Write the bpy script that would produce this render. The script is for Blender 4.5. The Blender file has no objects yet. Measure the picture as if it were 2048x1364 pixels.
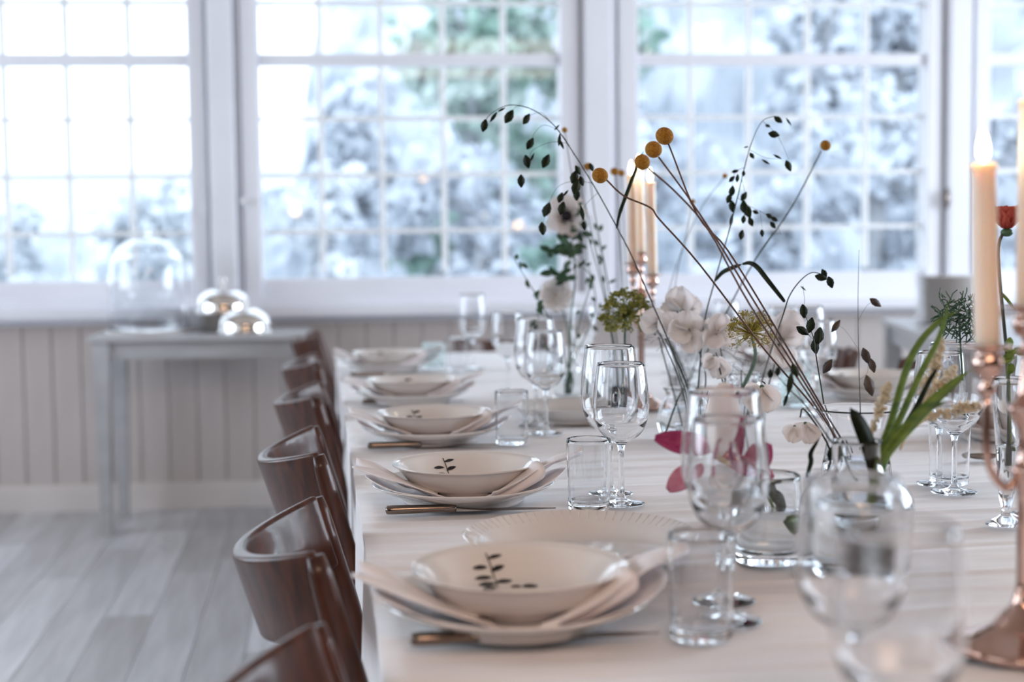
import bpy, math, random
import numpy as np
from mathutils import Vector, Matrix, Euler
random.seed(7)
PI = math.pi
R_ = math.radians
sc = bpy.context.scene
col = sc.collection

# ------------------------------------------------------------------ camera
F = 2844.0
YAW, PITCH, ROLL = R_(4.5), math.atan(202 / F), -0.0105
CAM = Vector((0, 0, 1.14))
RM = Matrix.Rotation(-YAW, 3, 'Z') @ Matrix.Rotation(PI / 2 - PITCH, 3, 'X') @ Matrix.Rotation(ROLL, 3, 'Z')
cd = bpy.data.cameras.new('camera')
cam = bpy.data.objects.new('camera', cd)
col.objects.link(cam)
cam.matrix_world = Matrix.Translation(CAM) @ RM.to_4x4()
cd.sensor_width = 36.0
cd.lens = 36.0 * F / 2048
cd.clip_start = 0.02
cd.clip_end = 200
cd.dof.use_dof = True
cd.dof.focus_distance = 2.12
cd.dof.aperture_fstop = 2.7
sc.camera = cam

# ------------------------------------------------------------------ world, exposure
w = bpy.data.worlds.new('overcast_sky')
sc.world = w
w.use_nodes = True
nt = w.node_tree
bg = nt.nodes['Background']
tc = nt.nodes.new('ShaderNodeTexCoord')
sep = nt.nodes.new('ShaderNodeSeparateXYZ')
mr = nt.nodes.new('ShaderNodeMapRange')
mix = nt.nodes.new('ShaderNodeMix'); mix.data_type = 'RGBA'
nt.links.new(tc.outputs['Generated'], sep.inputs[0])
nt.links.new(sep.outputs['Z'], mr.inputs['Value'])
mr.inputs['From Min'].default_value = -0.1
mr.inputs['From Max'].default_value = 0.7
nt.links.new(mr.outputs[0], mix.inputs['Factor'])
mix.inputs['A'].default_value = (0.86, 0.93, 1.0, 1)
mix.inputs['B'].default_value = (0.74, 0.86, 1.0, 1)
nt.links.new(mix.outputs['Result'], bg.inputs['Color'])
bg.inputs['Strength'].default_value = 2.5
sc.view_settings.view_transform = 'Standard'
sc.view_settings.look = 'None'
sc.view_settings.gamma = 1.0
sc.view_settings.use_curve_mapping = False
sc.view_settings.exposure = 0.2
cy = sc.cycles
cy.max_bounces = 14
cy.diffuse_bounces = 3
cy.glossy_bounces = 5
cy.transmission_bounces = 12
cy.transparent_max_bounces = 16
cy.caustics_reflective = False
cy.caustics_refractive = True
cy.blur_glossy = 0.6
cy.sample_clamp_indirect = 6.0
cy.use_denoising = True
cy.use_adaptive_sampling = True
cy.adaptive_threshold = 0.03

# room plan (metres): window wall at y = WY, sides, back
WY, XL, XR, YB, CEIL = 6.17, -3.9, 4.6, -4.6, 3.5


def area(name, loc, direction, sx, sy, power, color):
    ld = bpy.data.lights.new(name, 'AREA')
    ld.shape = 'RECTANGLE'; ld.size = sx; ld.size_y = sy
    ld.energy = power; ld.color = color
    o = bpy.data.objects.new(name, ld)
    col.objects.link(o)
    o.location = loc
    o.rotation_euler = Vector(direction).to_track_quat('-Z', 'Y').to_euler()
    return o


# daylight coming in through the openings of the side walls
area('daylight_side_window', (XL - 0.05, 3.6, 1.75), (1, -0.25, -0.1), 3.4, 1.6, 78, (0.74, 0.86, 1.0))
area('daylight_side_window', (XL - 0.05, -0.6, 1.75), (1, 0.1, -0.1), 2.6, 1.6, 4, (0.85, 0.92, 1.0))
area('daylight_side_window', (XR + 0.05, 3.4, 1.75), (-1, -0.1, -0.1), 3.2, 1.6, 175, (0.76, 0.87, 1.0))
area('ceiling_lamp_light', (0.6, -1.5, 2.9), (0, 0.15, -1), 2.0, 1.4, 50, (1.0, 0.68, 0.50))  # added warm fill from overhead, no lamp fixture hangs here

# ------------------------------------------------------------------ pixel helpers
def ray(px, py):
    return RM @ Vector(((px - 1024) / F, -(py - 682) / F, -1.0))
def P(px, py, Z):
    return CAM + ray(px, py) * Z
def onz(px, py, z):
    d = ray(px, py); return CAM + d * ((z - CAM.z) / d.z)
def ony(px, py, y):
    d = ray(px, py); return CAM + d * ((y - CAM.y) / d.y)
CX, CYv, CZ = RM.col[0].copy(), RM.col[1].copy(), RM.col[2].copy()   # camera right, up, back

TZ = 0.74
TA = R_(3.19)
ax, ay = Vector((math.cos(TA), math.sin(TA), 0)), Vector((-math.sin(TA), math.cos(TA), 0))
def T(x, y, z=0.0):
    return ax * x + ay * y + Vector((0, 0, z))
def Tinv(p):
    return p.dot(ax), p.dot(ay)

# ------------------------------------------------------------------ materials
def mat(name, base=(0.8, 0.8, 0.8), rough=0.5, metal=0.0, **kw):
    m = bpy.data.materials.new(name); m.use_nodes = True
    b = m.node_tree.nodes['Principled BSDF']
    b.inputs['Base Color'].default_value = (*base, 1)
    b.inputs['Roughness'].default_value = rough
    b.inputs['Metallic'].default_value = metal
    for k, v in kw.items():
        b.inputs[k].default_value = v
    return m
def nodes(m):
    return m.node_tree.nodes, m.node_tree.links, m.node_tree.nodes['Principled BSDF']
def noise_color(m, c1, c2, scale=8.0, stretch=(1, 1, 1), detail=4, bump=0.0, lo=0.35, hi=0.65, coord='Object'):
    n, l, b = nodes(m)
    t = n.new('ShaderNodeTexCoord'); mp = n.new('ShaderNodeMapping')
    mp.inputs['Scale'].default_value = stretch
    no = n.new('ShaderNodeTexNoise'); no.inputs['Scale'].default_value = scale; no.inputs['Detail'].default_value = detail
    cr = n.new('ShaderNodeValToRGB')
    cr.color_ramp.elements[0].position = lo; cr.color_ramp.elements[0].color = (*c1, 1)
    cr.color_ramp.elements[1].position = hi; cr.color_ramp.elements[1].color = (*c2, 1)
    l.new(t.outputs[coord], mp.inputs[0]); l.new(mp.outputs[0], no.inputs['Vector'])
    l.new(no.outputs['Fac'], cr.inputs[0]); l.new(cr.outputs[0], b.inputs['Base Color'])
    if bump:
        bp = n.new('ShaderNodeBump'); bp.inputs['Strength'].default_value = bump; bp.inputs['Distance'].default_value = 0.002
        l.new(no.outputs['Fac'], bp.inputs['Height']); l.new(bp.outputs[0], b.inputs['Normal'])
    return m

M = {}
M['paint'] = noise_color(mat('white_window_paint', rough=0.4), (0.85, 0.86, 0.92), (0.89, 0.90, 0.96), 3)
M['muntin'] = noise_color(mat('white_muntin_paint', rough=0.4), (0.88, 0.90, 0.92), (0.93, 0.94, 0.95), 3)
M['gap'] = noise_color(mat('joint_shadow_gap_paint', rough=0.8), (0.40, 0.38, 0.38), (0.46, 0.44, 0.44), 5)
M['postgap'] = noise_color(mat('grey_white_joint_paint', rough=0.7), (0.62, 0.62, 0.65), (0.68, 0.68, 0.71), 5)
M['wainscot'] = noise_color(mat('greige_panel_paint', rough=0.45), (0.52, 0.465, 0.44), (0.59, 0.53, 0.505), 2.5, (3, 3, 0.6), bump=0.05)
M['base'] = noise_color(mat('greige_skirting_paint', rough=0.4), (0.66, 0.61, 0.58), (0.72, 0.67, 0.64), 3)
M['sidewall'] = noise_color(mat('taupe_side_wall', rough=0.7), (0.22, 0.17, 0.14), (0.28, 0.22, 0.18), 2)
M['ceilpaint'] = noise_color(mat('warm_ceiling_paint', rough=0.8), (0.44, 0.37, 0.32), (0.50, 0.43, 0.38), 2)
M['plaster'] = noise_color(mat('pale_plaster', rough=0.8), (0.72, 0.71, 0.70), (0.78, 0.77, 0.76), 2)
M['darkwall'] = noise_color(mat('brown_wood_wall', rough=0.55), (0.035, 0.018, 0.012), (0.06, 0.03, 0.02), 4, (6, 6, 0.5))
def plank_mat():
    m = noise_color(mat('whitewashed_floor_board', rough=0.33), (0.56, 0.56, 0.57), (0.78, 0.79, 0.82), 3.0, (8, 0.8, 1), 6, 0.15, 0.3, 0.7)
    n, l, b = nodes(m)
    oi = n.new('ShaderNodeObjectInfo'); mx = n.new('ShaderNodeMix'); mx.data_type = 'RGBA'; mx.blend_type = 'MULTIPLY'
    mx.inputs['Factor'].default_value = 1.0
    cr = n.new('ShaderNodeValToRGB')
    cr.color_ramp.elements[0].color = (0.60, 0.58, 0.56, 1); cr.color_ramp.elements[1].color = (1.1, 1.1, 1.12, 1)
    l.new(oi.outputs['Random'], cr.inputs[0])
    src = b.inputs['Base Color'].links[0].from_socket
    l.new(src, mx.inputs['A']); l.new(cr.outputs[0], mx.inputs['B']); l.new(mx.outputs['Result'], b.inputs['Base Color'])
    return m
M['plank'] = plank_mat()
M['underfloor'] = noise_color(mat('dark_underfloor', rough=0.9), (0.28, 0.26, 0.25), (0.33, 0.31, 0.30), 4)
M['cloth'] = noise_color(mat('white_linen_tablecloth', rough=0.65), (0.82, 0.80, 0.81), (0.87, 0.85, 0.86), 14, (1, 6, 1), 5, 0.25)
M['cloth'].node_tree.nodes['Principled BSDF'].inputs['Sheen Weight'].default_value = 0.15
M['napkin'] = noise_color(mat('blush_white_napkin', rough=0.75), (0.84, 0.77, 0.775), (0.89, 0.83, 0.835), 30, bump=0.1)
M['napkin'].node_tree.nodes['Principled BSDF'].inputs['Subsurface Weight'].default_value = 0.12
M['porcelain'] = noise_color(mat('white_glazed_porcelain', rough=0.10, **{'Coat Weight': 0.6, 'Coat Roughness': 0.03}), (0.72, 0.68, 0.65), (0.76, 0.725, 0.70), 4)
M['motif'] = noise_color(mat('dark_glazed_motif', rough=0.15), (0.012, 0.010, 0.011), (0.03, 0.024, 0.025), 90)
M['steel'] = noise_color(mat('polished_cutlery_steel', rough=0.16, metal=1.0), (0.20, 0.16, 0.135), (0.27, 0.22, 0.19), 12)
M['copper'] = noise_color(mat('worn_copper_silver', rough=0.09, metal=1.0), (0.58, 0.37, 0.30), (0.70, 0.52, 0.46), 25, bump=0.02)
M['silver'] = noise_color(mat('polished_silver', rough=0.06, metal=1.0), (0.88, 0.86, 0.84), (0.92, 0.90, 0.88), 8)
M['greytable'] = noise_color(mat('grey_painted_table', rough=0.28), (0.42, 0.42, 0.43), (0.48, 0.48, 0.49), 6, (1, 1, 3), bump=0.05)
M['chair'] = noise_color(mat('dark_varnished_chair_wood', rough=0.42, **{'Coat Weight': 0.28, 'Coat Roughness': 0.08, 'Specular IOR Level': 0.3}), (0.032, 0.0095, 0.005), (0.105, 0.032, 0.015), 5, (12, 12, 1.5), 6, 0.04, 0.3, 0.72)
M['darkleaf'] = noise_color(mat('dark_green_spikelet', rough=0.6), (0.003, 0.008, 0.003), (0.018, 0.026, 0.009), 60)
M['darkleaf'].node_tree.nodes['Principled BSDF'].inputs['Specular IOR Level'].default_value = 0.15
M['brownleaf'] = noise_color(mat('dark_brown_dried_leaf', rough=0.6), (0.035, 0.022, 0.018), (0.07, 0.045, 0.03), 60)
M['green'] = noise_color(mat('fresh_green_blade', rough=0.45), (0.06, 0.13, 0.015), (0.18, 0.27, 0.035), 20, (1, 1, 4))
M['deepgreen'] = noise_color(mat('deep_green_leaf', rough=0.5), (0.012, 0.05, 0.022), (0.04, 0.11, 0.05), 30)
M['stemdark'] = noise_color(mat('dark_flower_stem', rough=0.5), (0.012, 0.018, 0.012), (0.03, 0.035, 0.02), 30)
M['stembrown'] = noise_color(mat('reddish_brown_stem', rough=0.5), (0.05, 0.022, 0.018), (0.12, 0.05, 0.03), 30)
M['yellow'] = noise_color(mat('ochre_button_flower', rough=0.9), (0.26, 0.11, 0.006), (0.42, 0.19, 0.014), 420, bump=1.0, lo=0.4, hi=0.6)
M['umbel'] = noise_color(mat('olive_green_umbel', rough=0.7), (0.09, 0.11, 0.012), (0.30, 0.28, 0.035), 90)
M['umbelgold'] = noise_color(mat('golden_olive_umbel', rough=0.7), (0.16, 0.13, 0.015), (0.46, 0.36, 0.05), 90)
def petal_mat(name, c1, c2, scale=25):
    m = noise_color(mat(name, rough=0.55), c1, c2, scale)
    n, l, bs = nodes(m)
    tr = n.new('ShaderNodeBsdfTranslucent'); mx = n.new('ShaderNodeMixShader'); mx.inputs[0].default_value = 0.35
    l.new(bs.inputs['Base Color'].links[0].from_socket, tr.inputs['Color'])
    l.new(bs.outputs[0], mx.inputs[1]); l.new(tr.outputs[0], mx.inputs[2]); l.new(mx.outputs[0], n['Material Output'].inputs['Surface'])
    b = m.node_tree.nodes['Principled BSDF']
    b.inputs['Subsurface Weight'].default_value = 0.3
    b.inputs['Subsurface Radius'].default_value = (0.02, 0.012, 0.01)
    b.inputs['Subsurface Scale'].default_value = 0.3
    return m
M['white_petal'] = petal_mat('blush_white_petal', (0.96, 0.92, 0.925), (0.985, 0.975, 0.98))
M['cream_petal'] = petal_mat('cream_petal', (0.80, 0.66, 0.46), (0.88, 0.80, 0.66), 60)
M['pink_petal'] = petal_mat('pink_orchid_petal', (0.58, 0.13, 0.26), (0.75, 0.40, 0.50), 40)
M['magenta_petal'] = petal_mat('magenta_orchid_petal', (0.26, 0.01, 0.10), (0.50, 0.06, 0.24), 40)
M['coral_petal'] = petal_mat('coral_red_petal', (0.50, 0.05, 0.035), (0.68, 0.13, 0.09), 40)
M['black_center'] = noise_color(mat('black_anemone_center', rough=0.8), (0.008, 0.006, 0.014), (0.02, 0.015, 0.03), 200)
M['wax'] = mat('ivory_wax', (0.86, 0.74, 0.62), 0.45, **{'Subsurface Weight': 0.8, 'Subsurface Scale': 0.02})
noise_color(M['wax'], (0.84, 0.72, 0.62), (0.88, 0.77, 0.67), 10)
M['wax'].node_tree.nodes['Principled BSDF'].inputs['Subsurface Radius'].default_value = (1.0, 0.6, 0.3)
M['wick'] = mat('burnt_wick', (0.02, 0.015, 0.01), 0.9)
def glass_mat(name, color=(1, 1, 1), ior=1.45, rough=0.0):
    m = bpy.data.materials.new(name); m.use_nodes = True
    n, l = m.node_tree.nodes, m.node_tree.links
    n.remove(n['Principled BSDF'])
    g = n.new('ShaderNodeBsdfGlass'); g.inputs['Color'].default_value = (*color, 1); g.inputs['IOR'].default_value = ior
    g.inputs['Roughness'].default_value = rough
    l.new(g.outputs[0], n['Material Output'].inputs['Surface'])
    return m
M['glass'] = glass_mat('clear_table_glass', (0.985, 0.99, 0.995))
M['teal'] = glass_mat('pale_teal_etched_glass', (0.955, 0.99, 0.99), 1.45, 0.05)
M['water'] = glass_mat('vase_water', (0.985, 0.995, 0.99), 1.33)
def pane_mat():
    m = bpy.data.materials.new('window_pane_glass'); m.use_nodes = True
    n, l = m.node_tree.nodes, m.node_tree.links
    n.remove(n['Principled BSDF'])
    t = n.new('ShaderNodeBsdfTransparent'); t.inputs[0].default_value = (0.95, 0.98, 1.0, 1)
    g = n.new('ShaderNodeBsdfGlossy'); g.inputs['Roughness'].default_value = 0.01
    f = n.new('ShaderNodeFresnel'); f.inputs[0].default_value = 1.45
    mx = n.new('ShaderNodeMixShader')
    l.new(f.outputs[0], mx.inputs[0]); l.new(t.outputs[0], mx.inputs[1]); l.new(g.outputs[0], mx.inputs[2])
    l.new(mx.outputs[0], n['Material Output'].inputs['Surface'])
    return m
M['pane'] = pane_mat()
def emit(name, color, s):
    m = bpy.data.materials.new(name); m.use_nodes = True
    n, l = m.node_tree.nodes, m.node_tree.links
    n.remove(n['Principled BSDF'])
    e = n.new('ShaderNodeEmission'); e.inputs[0].default_value = (*color, 1); e.inputs[1].default_value = s
    l.new(e.outputs[0], n['Material Output'].inputs['Surface'])
    return m
M['flame'] = emit('candle_flame', (1.0, 0.80, 0.50), 22)
M['opal'] = emit('lit_opal_glass', (1.0, 0.90, 0.78), 14)
M['bulb'] = emit('warm_bulb', (1.0, 0.55, 0.22), 60)
M['snow'] = noise_color(mat('snowy_ground', rough=0.8), (0.50, 0.51, 0.53), (0.68, 0.69, 0.71), 0.8)
M['frost'] = noise_color(mat('frosted_twigs', rough=0.8), (0.50, 0.54, 0.60), (0.74, 0.78, 0.84), 1.0, lo=0.4, hi=0.6)
M['frostlight'] = noise_color(mat('thick_frost', rough=0.8), (0.62, 0.66, 0.70), (0.85, 0.88, 0.91), 1.0, lo=0.4, hi=0.6)  # frost colour lightened to paint in the glare at the left window
M['frostgreen'] = noise_color(mat('frosted_green_needles', rough=0.8), (0.28, 0.42, 0.36), (0.58, 0.67, 0.63), 1.2, lo=0.4, hi=0.6)
M['bark'] = noise_color(mat('grey_bark', rough=0.9), (0.40, 0.41, 0.44), (0.52, 0.53, 0.55), 4)
M['farwall'] = noise_color(mat('pale_render_wall', rough=0.8), (0.52, 0.55, 0.58), (0.58, 0.61, 0.64), 0.6)
M['farroof'] = noise_color(mat('snowy_roof', rough=0.8), (0.60, 0.62, 0.65), (0.68, 0.70, 0.73), 0.6)


# ------------------------------------------------------------------ mesh builder
class MB:
    def __init__(s): s.v = []; s.f = []
    def add(s, vs, fs):
        k = len(s.v); s.v += [tuple(p) for p in vs]; s.f += [tuple(i + k for i in f) for f in fs]
    def box(s, c, d, rot=None):
        c = Vector(c); d = Vector(d) / 2
        vs = []
        for x in (-1, 1):
            for y in (-1, 1):
                for z in (-1, 1):
                    p = Vector((x * d.x, y * d.y, z * d.z))
                    if rot: p = rot @ p
                    vs.append(c + p)
        s.add(vs, [(0, 1, 3, 2), (4, 6, 7, 5), (0, 4, 5, 1), (2, 3, 7, 6), (0, 2, 6, 4), (1, 5, 7, 3)])
    def chbox(s, c, d, ch=0.003):      # box with chamfered long front edges
        c = Vector(c); hx, hy, hz = d[0] / 2, d[1] / 2, d[2] / 2
        ring = lambda z, k: [Vector((c.x + a * (hx - k), c.y + b * (hy), c.z + z)) if t else Vector((c.x + a * hx, c.y + b * (hy - k), c.z + z))
                             for a, b, t in ((-1, -1, 0), (-1, -1, 1), (1, -1, 1), (1, -1, 0), (1, 1, 0), (1, 1, 1), (-1, 1, 1), (-1, 1, 0))]
        vs = ring(-hz, ch) + ring(hz, ch)
        fs = [(i, (i + 1) % 8, (i + 1) % 8 + 8, i + 8) for i in range(8)] + [tuple(range(7, -1, -1)), tuple(range(8, 16))]
        s.add(vs, fs)
    def lathe(s, prof, seg=48, c=(0, 0, 0), sx=1.0, sy=1.0):
        rings = []; vs = []; fs = []
        for r, z in prof:
            if r < 1e-6:
                rings.append([len(vs)]); vs.append((c[0], c[1], c[2] + z))
            else:
                rings.append(list(range(len(vs), len(vs) + seg)))
                vs += [(c[0] + r * sx * math.cos(2 * PI * i / seg), c[1] + r * sy * math.sin(2 * PI * i / seg), c[2] + z) for i in range(seg)]
        for a, b in zip(rings, rings[1:]):
            for i in range(seg):
                j = (i + 1) % seg
                if len(a) == 1 and len(b) == 1: continue
                if len(a) == 1: fs.append((a[0], b[j], b[i]))
                elif len(b) == 1: fs.append((a[i], a[j], b[0]))
                else: fs.append((a[i], a[j], b[j], b[i]))
        s.add(vs, fs)
    def tube(s, pts, rad, seg=8, cap=True, flat=1.0):
        pts = [Vector(p) for p in pts]; n = len(pts)
        if not hasattr(rad, '__len__'): rad = [rad] * n
        up = Vector((0.13, 0.27, 1)).normalized()
        vs = []; prev = None
        for i, p in enumerate(pts):
            t = (pts[min(i + 1, n - 1)] - pts[max(i - 1, 0)])
            if t.length < 1e-9: t = Vector((0, 0, 1))
            t.normalize()
            if prev is None:
                a = t.cross(up)
                if a.length < 1e-3: a = t.cross(Vector((1, 0, 0)))
            else:
                a = prev - t * prev.dot(t)
            a.normalize(); prev = a; b = t.cross(a)
            for k in range(seg):
                th = 2 * PI * k / seg
                vs.append(p + a * (math.cos(th) * rad[i]) + b * (math.sin(th) * rad[i] * flat))
        fs = []
        for i in range(n - 1):
            for k in range(seg):
                k2 = (k + 1) % seg
                fs.append((i * seg + k, i * seg + k2, (i + 1) * seg + k2, (i + 1) * seg + k))
        if cap:
            fs.append(tuple(range(seg - 1, -1, -1))); fs.append(tuple((n - 1) * seg + k for k in range(seg)))
        s.add(vs, fs)
    def ball(s, c, r, seg=14, rings=9, sc3=(1, 1, 1), rot=None):
        c = Vector(c); vs = []; fs = []
        vs.append(Vector((0, 0, 1)))
        for i in range(1, rings):
            ph = PI * i / rings
            for k in range(seg):
                th = 2 * PI * k / seg
                vs.append(Vector((math.sin(ph) * math.cos(th), math.sin(ph) * math.sin(th), math.cos(ph))))
        vs.append(Vector((0, 0, -1)))
        for k in range(seg):
            fs.append((0, 1 + k, 1 + (k + 1) % seg))
        for i in range(rings - 2):
            for k in range(seg):
                a = 1 + i * seg; b = a + seg
                fs.append((a + k, b + k, b + (k + 1) % seg, a + (k + 1) % seg))
        L = len(vs) - 1; a = 1 + (rings - 2) * seg
        for k in range(seg):
            fs.append((a + k, L, a + (k + 1) % seg))
        out = []
        for v in vs:
            q = Vector((v.x * sc3[0], v.y * sc3[1], v.z * sc3[2])) * r
            if rot: q = rot @ q
            out.append(c + q)
        s.add(out, fs)
    def grid(s, fn, nu, nv, closed=False):
        vs = [fn(i / (nu - 1), j / (nv - 1)) for i in range(nu) for j in range(nv)]
        fs = [(i * nv + j, (i + 1) * nv + j, (i + 1) * nv + j + 1, i * nv + j + 1) for i in range(nu - 1) for j in range(nv - 1)]
        s.add(vs, fs)
    def build(s, name, m, parent=None, smooth=True, loc=None, rotz=0, solid=0.0, angle=None):
        me = bpy.data.meshes.new(name)
        me.from_pydata(s.v, [], s.f); me.update()
        if m: me.materials.append(m)
        if smooth:
            me.polygons.foreach_set('use_smooth', [True] * len(me.polygons))
            if angle is not None:
                me.set_sharp_from_angle(angle=R_(angle))
        o = bpy.data.objects.new(name, me); col.objects.link(o)
        if parent: o.parent = parent
        if loc is not None: o.location = loc
        if rotz: o.rotation_euler = (0, 0, rotz)
        if solid:
            md = o.modifiers.new('thickness', 'SOLIDIFY'); md.thickness = solid; md.offset = 0
        return o


def tag(o, label=None, cat=None, group=None, kind=None):
    if label: o['label'] = label
    if cat: o['category'] = cat
    if group: o['group'] = group
    if kind: o['kind'] = kind
    return o
def thing(name, label, cat, loc=(0, 0, 0), rotz=0, group=None):
    o = bpy.data.objects.new(name, None); col.objects.link(o)
    o.location = loc; o.rotation_euler = (0, 0, rotz)
    o.empty_display_size = 0.05
    return tag(o, label, cat, group)
def copy_tree(o, parent=None):
    c = o.copy(); col.objects.link(c); c.parent = parent
    for ch in list(o.children): copy_tree(ch, c)
    return c
class Kind:
    """first use takes the prototype, later ones copy it"""
    def __init__(s, root): s.root = root; s.used = False
    def put(s, loc, rotz, label, group=None, scale=None):
        o = copy_tree(s.root) if s.used else s.root
        s.used = True
        o.location = loc; o.rotation_euler = (0, 0, rotz)
        if scale: o.scale = (scale,) * 3
        o['label'] = label
        if group: o['group'] = group
        return o
def cr(pts, n=6):
    """Catmull-Rom through points of any dimension"""
    pts = [np.array(p, float) for p in pts]
    q = [2 * pts[0] - pts[1]] + pts + [2 * pts[-1] - pts[-2]]
    out = []
    for i in range(1, len(q) - 2):
        for k in range(n):
            t = k / n
            a, b, c, d = q[i - 1], q[i], q[i + 1], q[i + 2]
            out.append(0.5 * (2 * b + (c - a) * t + (2 * a - 5 * b + 4 * c - d) * t * t + (3 * b - a - 3 * c + d) * t ** 3))
    out.append(q[-2])
    return out
def smooth_prof(p, n=4):
    return [(max(0.0, float(a[0])), float(a[1])) for a in cr(p, n)]
def struct(o):
    o['kind'] = 'structure'; return o
def sempty(name, loc=(0, 0, 0), rotz=0):
    o = bpy.data.objects.new(name, None); col.objects.link(o); o.location = loc; o.rotation_euler = (0, 0, rotz)
    o['kind'] = 'structure'; return o

# ================================================================== ROOM
# ---- floor of single boards running along the table
fl = MB(); fl.box(((XL + XR) / 2, (YB + WY) / 2, -0.045), (XR - XL + 0.4, WY - YB + 0.4, 0.05))
floor = struct(fl.build('floor', M['underfloor'], smooth=False))
PW = 0.150
pm = {}
def plank_mesh(L):
    if L not in pm:
        b = MB(); b.chbox((0, 0, -0.010), (PW - 0.002, L - 0.002, 0.02), 0.0025)
        me = bpy.data.meshes.new('plank'); me.from_pydata(b.v, [], b.f); me.materials.append(M['plank']); pm[L] = me
    return pm[L]
rr = random.Random(3)
for i in range(-22, 11):
    y = 0.4 - rr.random() * 1.2
    while y < 6.6:
        L = rr.choice([1.4, 1.8, 2.2])
        p = T(i * PW, y + L / 2, 0)
        x0, y0 = Tinv(p)
        if p.x > XL + 0.1 and y + L > 0.5:
            LL = L
            if p.y + L / 2 > WY + 0.02:
                LL = max(0.3, round((WY + 0.02 - (p.y - L / 2)) / 0.1) * 0.1)
                p = T(i * PW, y + LL / 2, 0)
            if p.y - LL / 2 < WY - 0.05:
                o = bpy.data.objects.new('plank', plank_mesh(LL)); col.objects.link(o)
                o.parent = floor; o.location = p + Vector((0, 0, rr.uniform(-0.0006, 0.0006))); o.rotation_euler = (0, 0, TA)
        y += L
        if L != 0 and y > WY + 0.1: break

# ---- window wall: wainscot boards, skirting, sill, posts
SILL_Z = ony(900, 628, WY - 0.10).z           # underside of the sill nose
sill_top = SILL_Z + 0.055
w1 = MB(); w1.box(((XL + XR) / 2, WY + 0.10, SILL_Z / 2), (XR - XL, 0.16, SILL_Z))
w1.box(((XL + XR) / 2, WY + 0.10, 2.95), (XR - XL, 0.16, CEIL - 2.4))
wall_back = struct(w1.build('wall_back', M['gap'], smooth=False))
BW = 0.121
bm_ = MB(); bm_.chbox((0, 0, SILL_Z / 2), (BW - 0.003, 0.016, SILL_Z), 0.004)
bme = None
x = XL + BW / 2
while x < XR:
    if bme is None:
        o = bm_.build('board', M['wainscot'], wall_back, smooth=False); bme = o.data
    else:
        o = bpy.data.objects.new('board', bme); col.objects.link(o); o.parent = wall_back
    o.location = (x, WY + 0.012, 0)
    x += BW
b = MB(); b.chbox(((XL + XR) / 2, WY - 0.008, 0.05), (XR - XL, 0.024, 0.10), 0.003)
b.chbox(((XL + XR) / 2, WY - 0.004, 0.108), (XR - XL, 0.014, 0.016), 0.004)
bb = b.build('baseboard_back', M['base'], smooth=False); struct(bb)
b = MB(); b.chbox(((XL + XR) / 2, WY - 0.005, SILL_Z + 0.02), (XR - XL, 0.21, 0.040), 0.006)
b.box(((XL + XR) / 2, WY + 0.05, SILL_Z + 0.06), (XR - XL, 0.12, 0.045))
b.chbox(((XL + XR) / 2, WY - 0.001, SILL_Z - 0.016), (XR - XL, 0.018, 0.032), 0.004)
struct(b.build('trim_1', M['paint'], smooth=False))

WTOP = 2.42
def ux(px, py=300): return ony(px, py, WY).x
GB = ony(900, 553, WY + 0.06).z           # bottom of the glass
def post(x0, x1, name):
    root = sempty(name)
    zc, hh = (sill_top + WTOP) / 2, WTOP - sill_top
    W = x1 - x0
    cx = (x0 + x1) / 2
    b = MB(); b.box((cx, WY + 0.10, zc), (W - 0.01, 0.10, hh)); b.build('post_core', M['postgap'], root, False)
    b = MB(); b.chbox((x0 + W * 0.13, WY + 0.045, zc), (W * 0.24, 0.05, hh), 0.006); b.build('stile', M['paint'], root, False)
    b = MB(); b.chbox((cx - W * .02, WY + 0.018, zc), (W * 0.36, 0.07, hh), 0.010); b.build('mullion', M['paint'], root, False)
    b = MB(); b.chbox((cx + W * .20, WY + 0.048, zc), (W * 0.06, 0.04, hh), 0.006); b.build('bead', M['paint'], root, False)
    b = MB(); b.chbox((x1 - W * 0.13, WY + 0.040, zc), (W * 0.25, 0.05, hh), 0.006); b.build('stile', M['paint'], root, False)
    return root
p1 = (ux(375), ux(519)); p2 = (ux(1121), ux(1279)); p3 = (ux(1856), ux(1984)); p0 = (ux(375) - 1.62, ux(375) - 1.31); p4 = (p3[1] + 1.25, p3[1] + 1.55)
for k, pp in enumerate((p0, p1, p2, p3, p4)):
    r = post(pp[0], pp[1], 'trim_%d' % (k + 2))
    if k in (1, 3):
        b = MB(); hp = ony((487, 403)[0], 403, WY + 0.01) if k == 1 else ony(1890, 397, WY)
        if k == 1:
            b.lathe(smooth_prof([(0, -0.02), (0.012, -0.016), (0.014, -0.006), (0.006, 0.004), (0.006, 0.02)], 3), 16)
            o = b.build('knob', M['muntin'], r); o.rotation_euler = (-PI / 2, 0, 0); o.location = (hp.x, WY + 0.0, hp.z)
        else:
            b.tube([(0, 0, -0.035), (0, 0, -0.02), (0, 0, 0.02), (0, 0, 0.035)], [0.004, 0.010, 0.010, 0.004], 10)
            b.ball((0, 0, 0.04), 0.006); b.ball((0, 0, -0.04), 0.006)
            o = b.build('hinge', M['steel'], r); o.location = (hp.x, WY - 0.022, hp.z)
        b = MB(); hq = ony(409, 420, WY)
        b.tube([(0, 0, -0.03), (0, 0, 0.03)], 0.006, 8); b.ball((0, 0, 0.034), 0.006)
        if k == 1:
            o = b.build('hinge', M['muntin'], r); o.location = (hq.x, WY - 0.01, hq.z)
# right and left remainders of the wall
for nm, a, c in (('wall_back_end', p4[1], XR), ('wall_back_end', XL, p0[0])):
    if c - a > 0.02:
        b = MB(); b.box(((a + c) / 2, WY + 0.08, (sill_top + WTOP) / 2), (c - a, 0.12, WTOP - sill_top))
        struct(b.build('wall_back', M['paint'], smooth=False))

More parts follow.
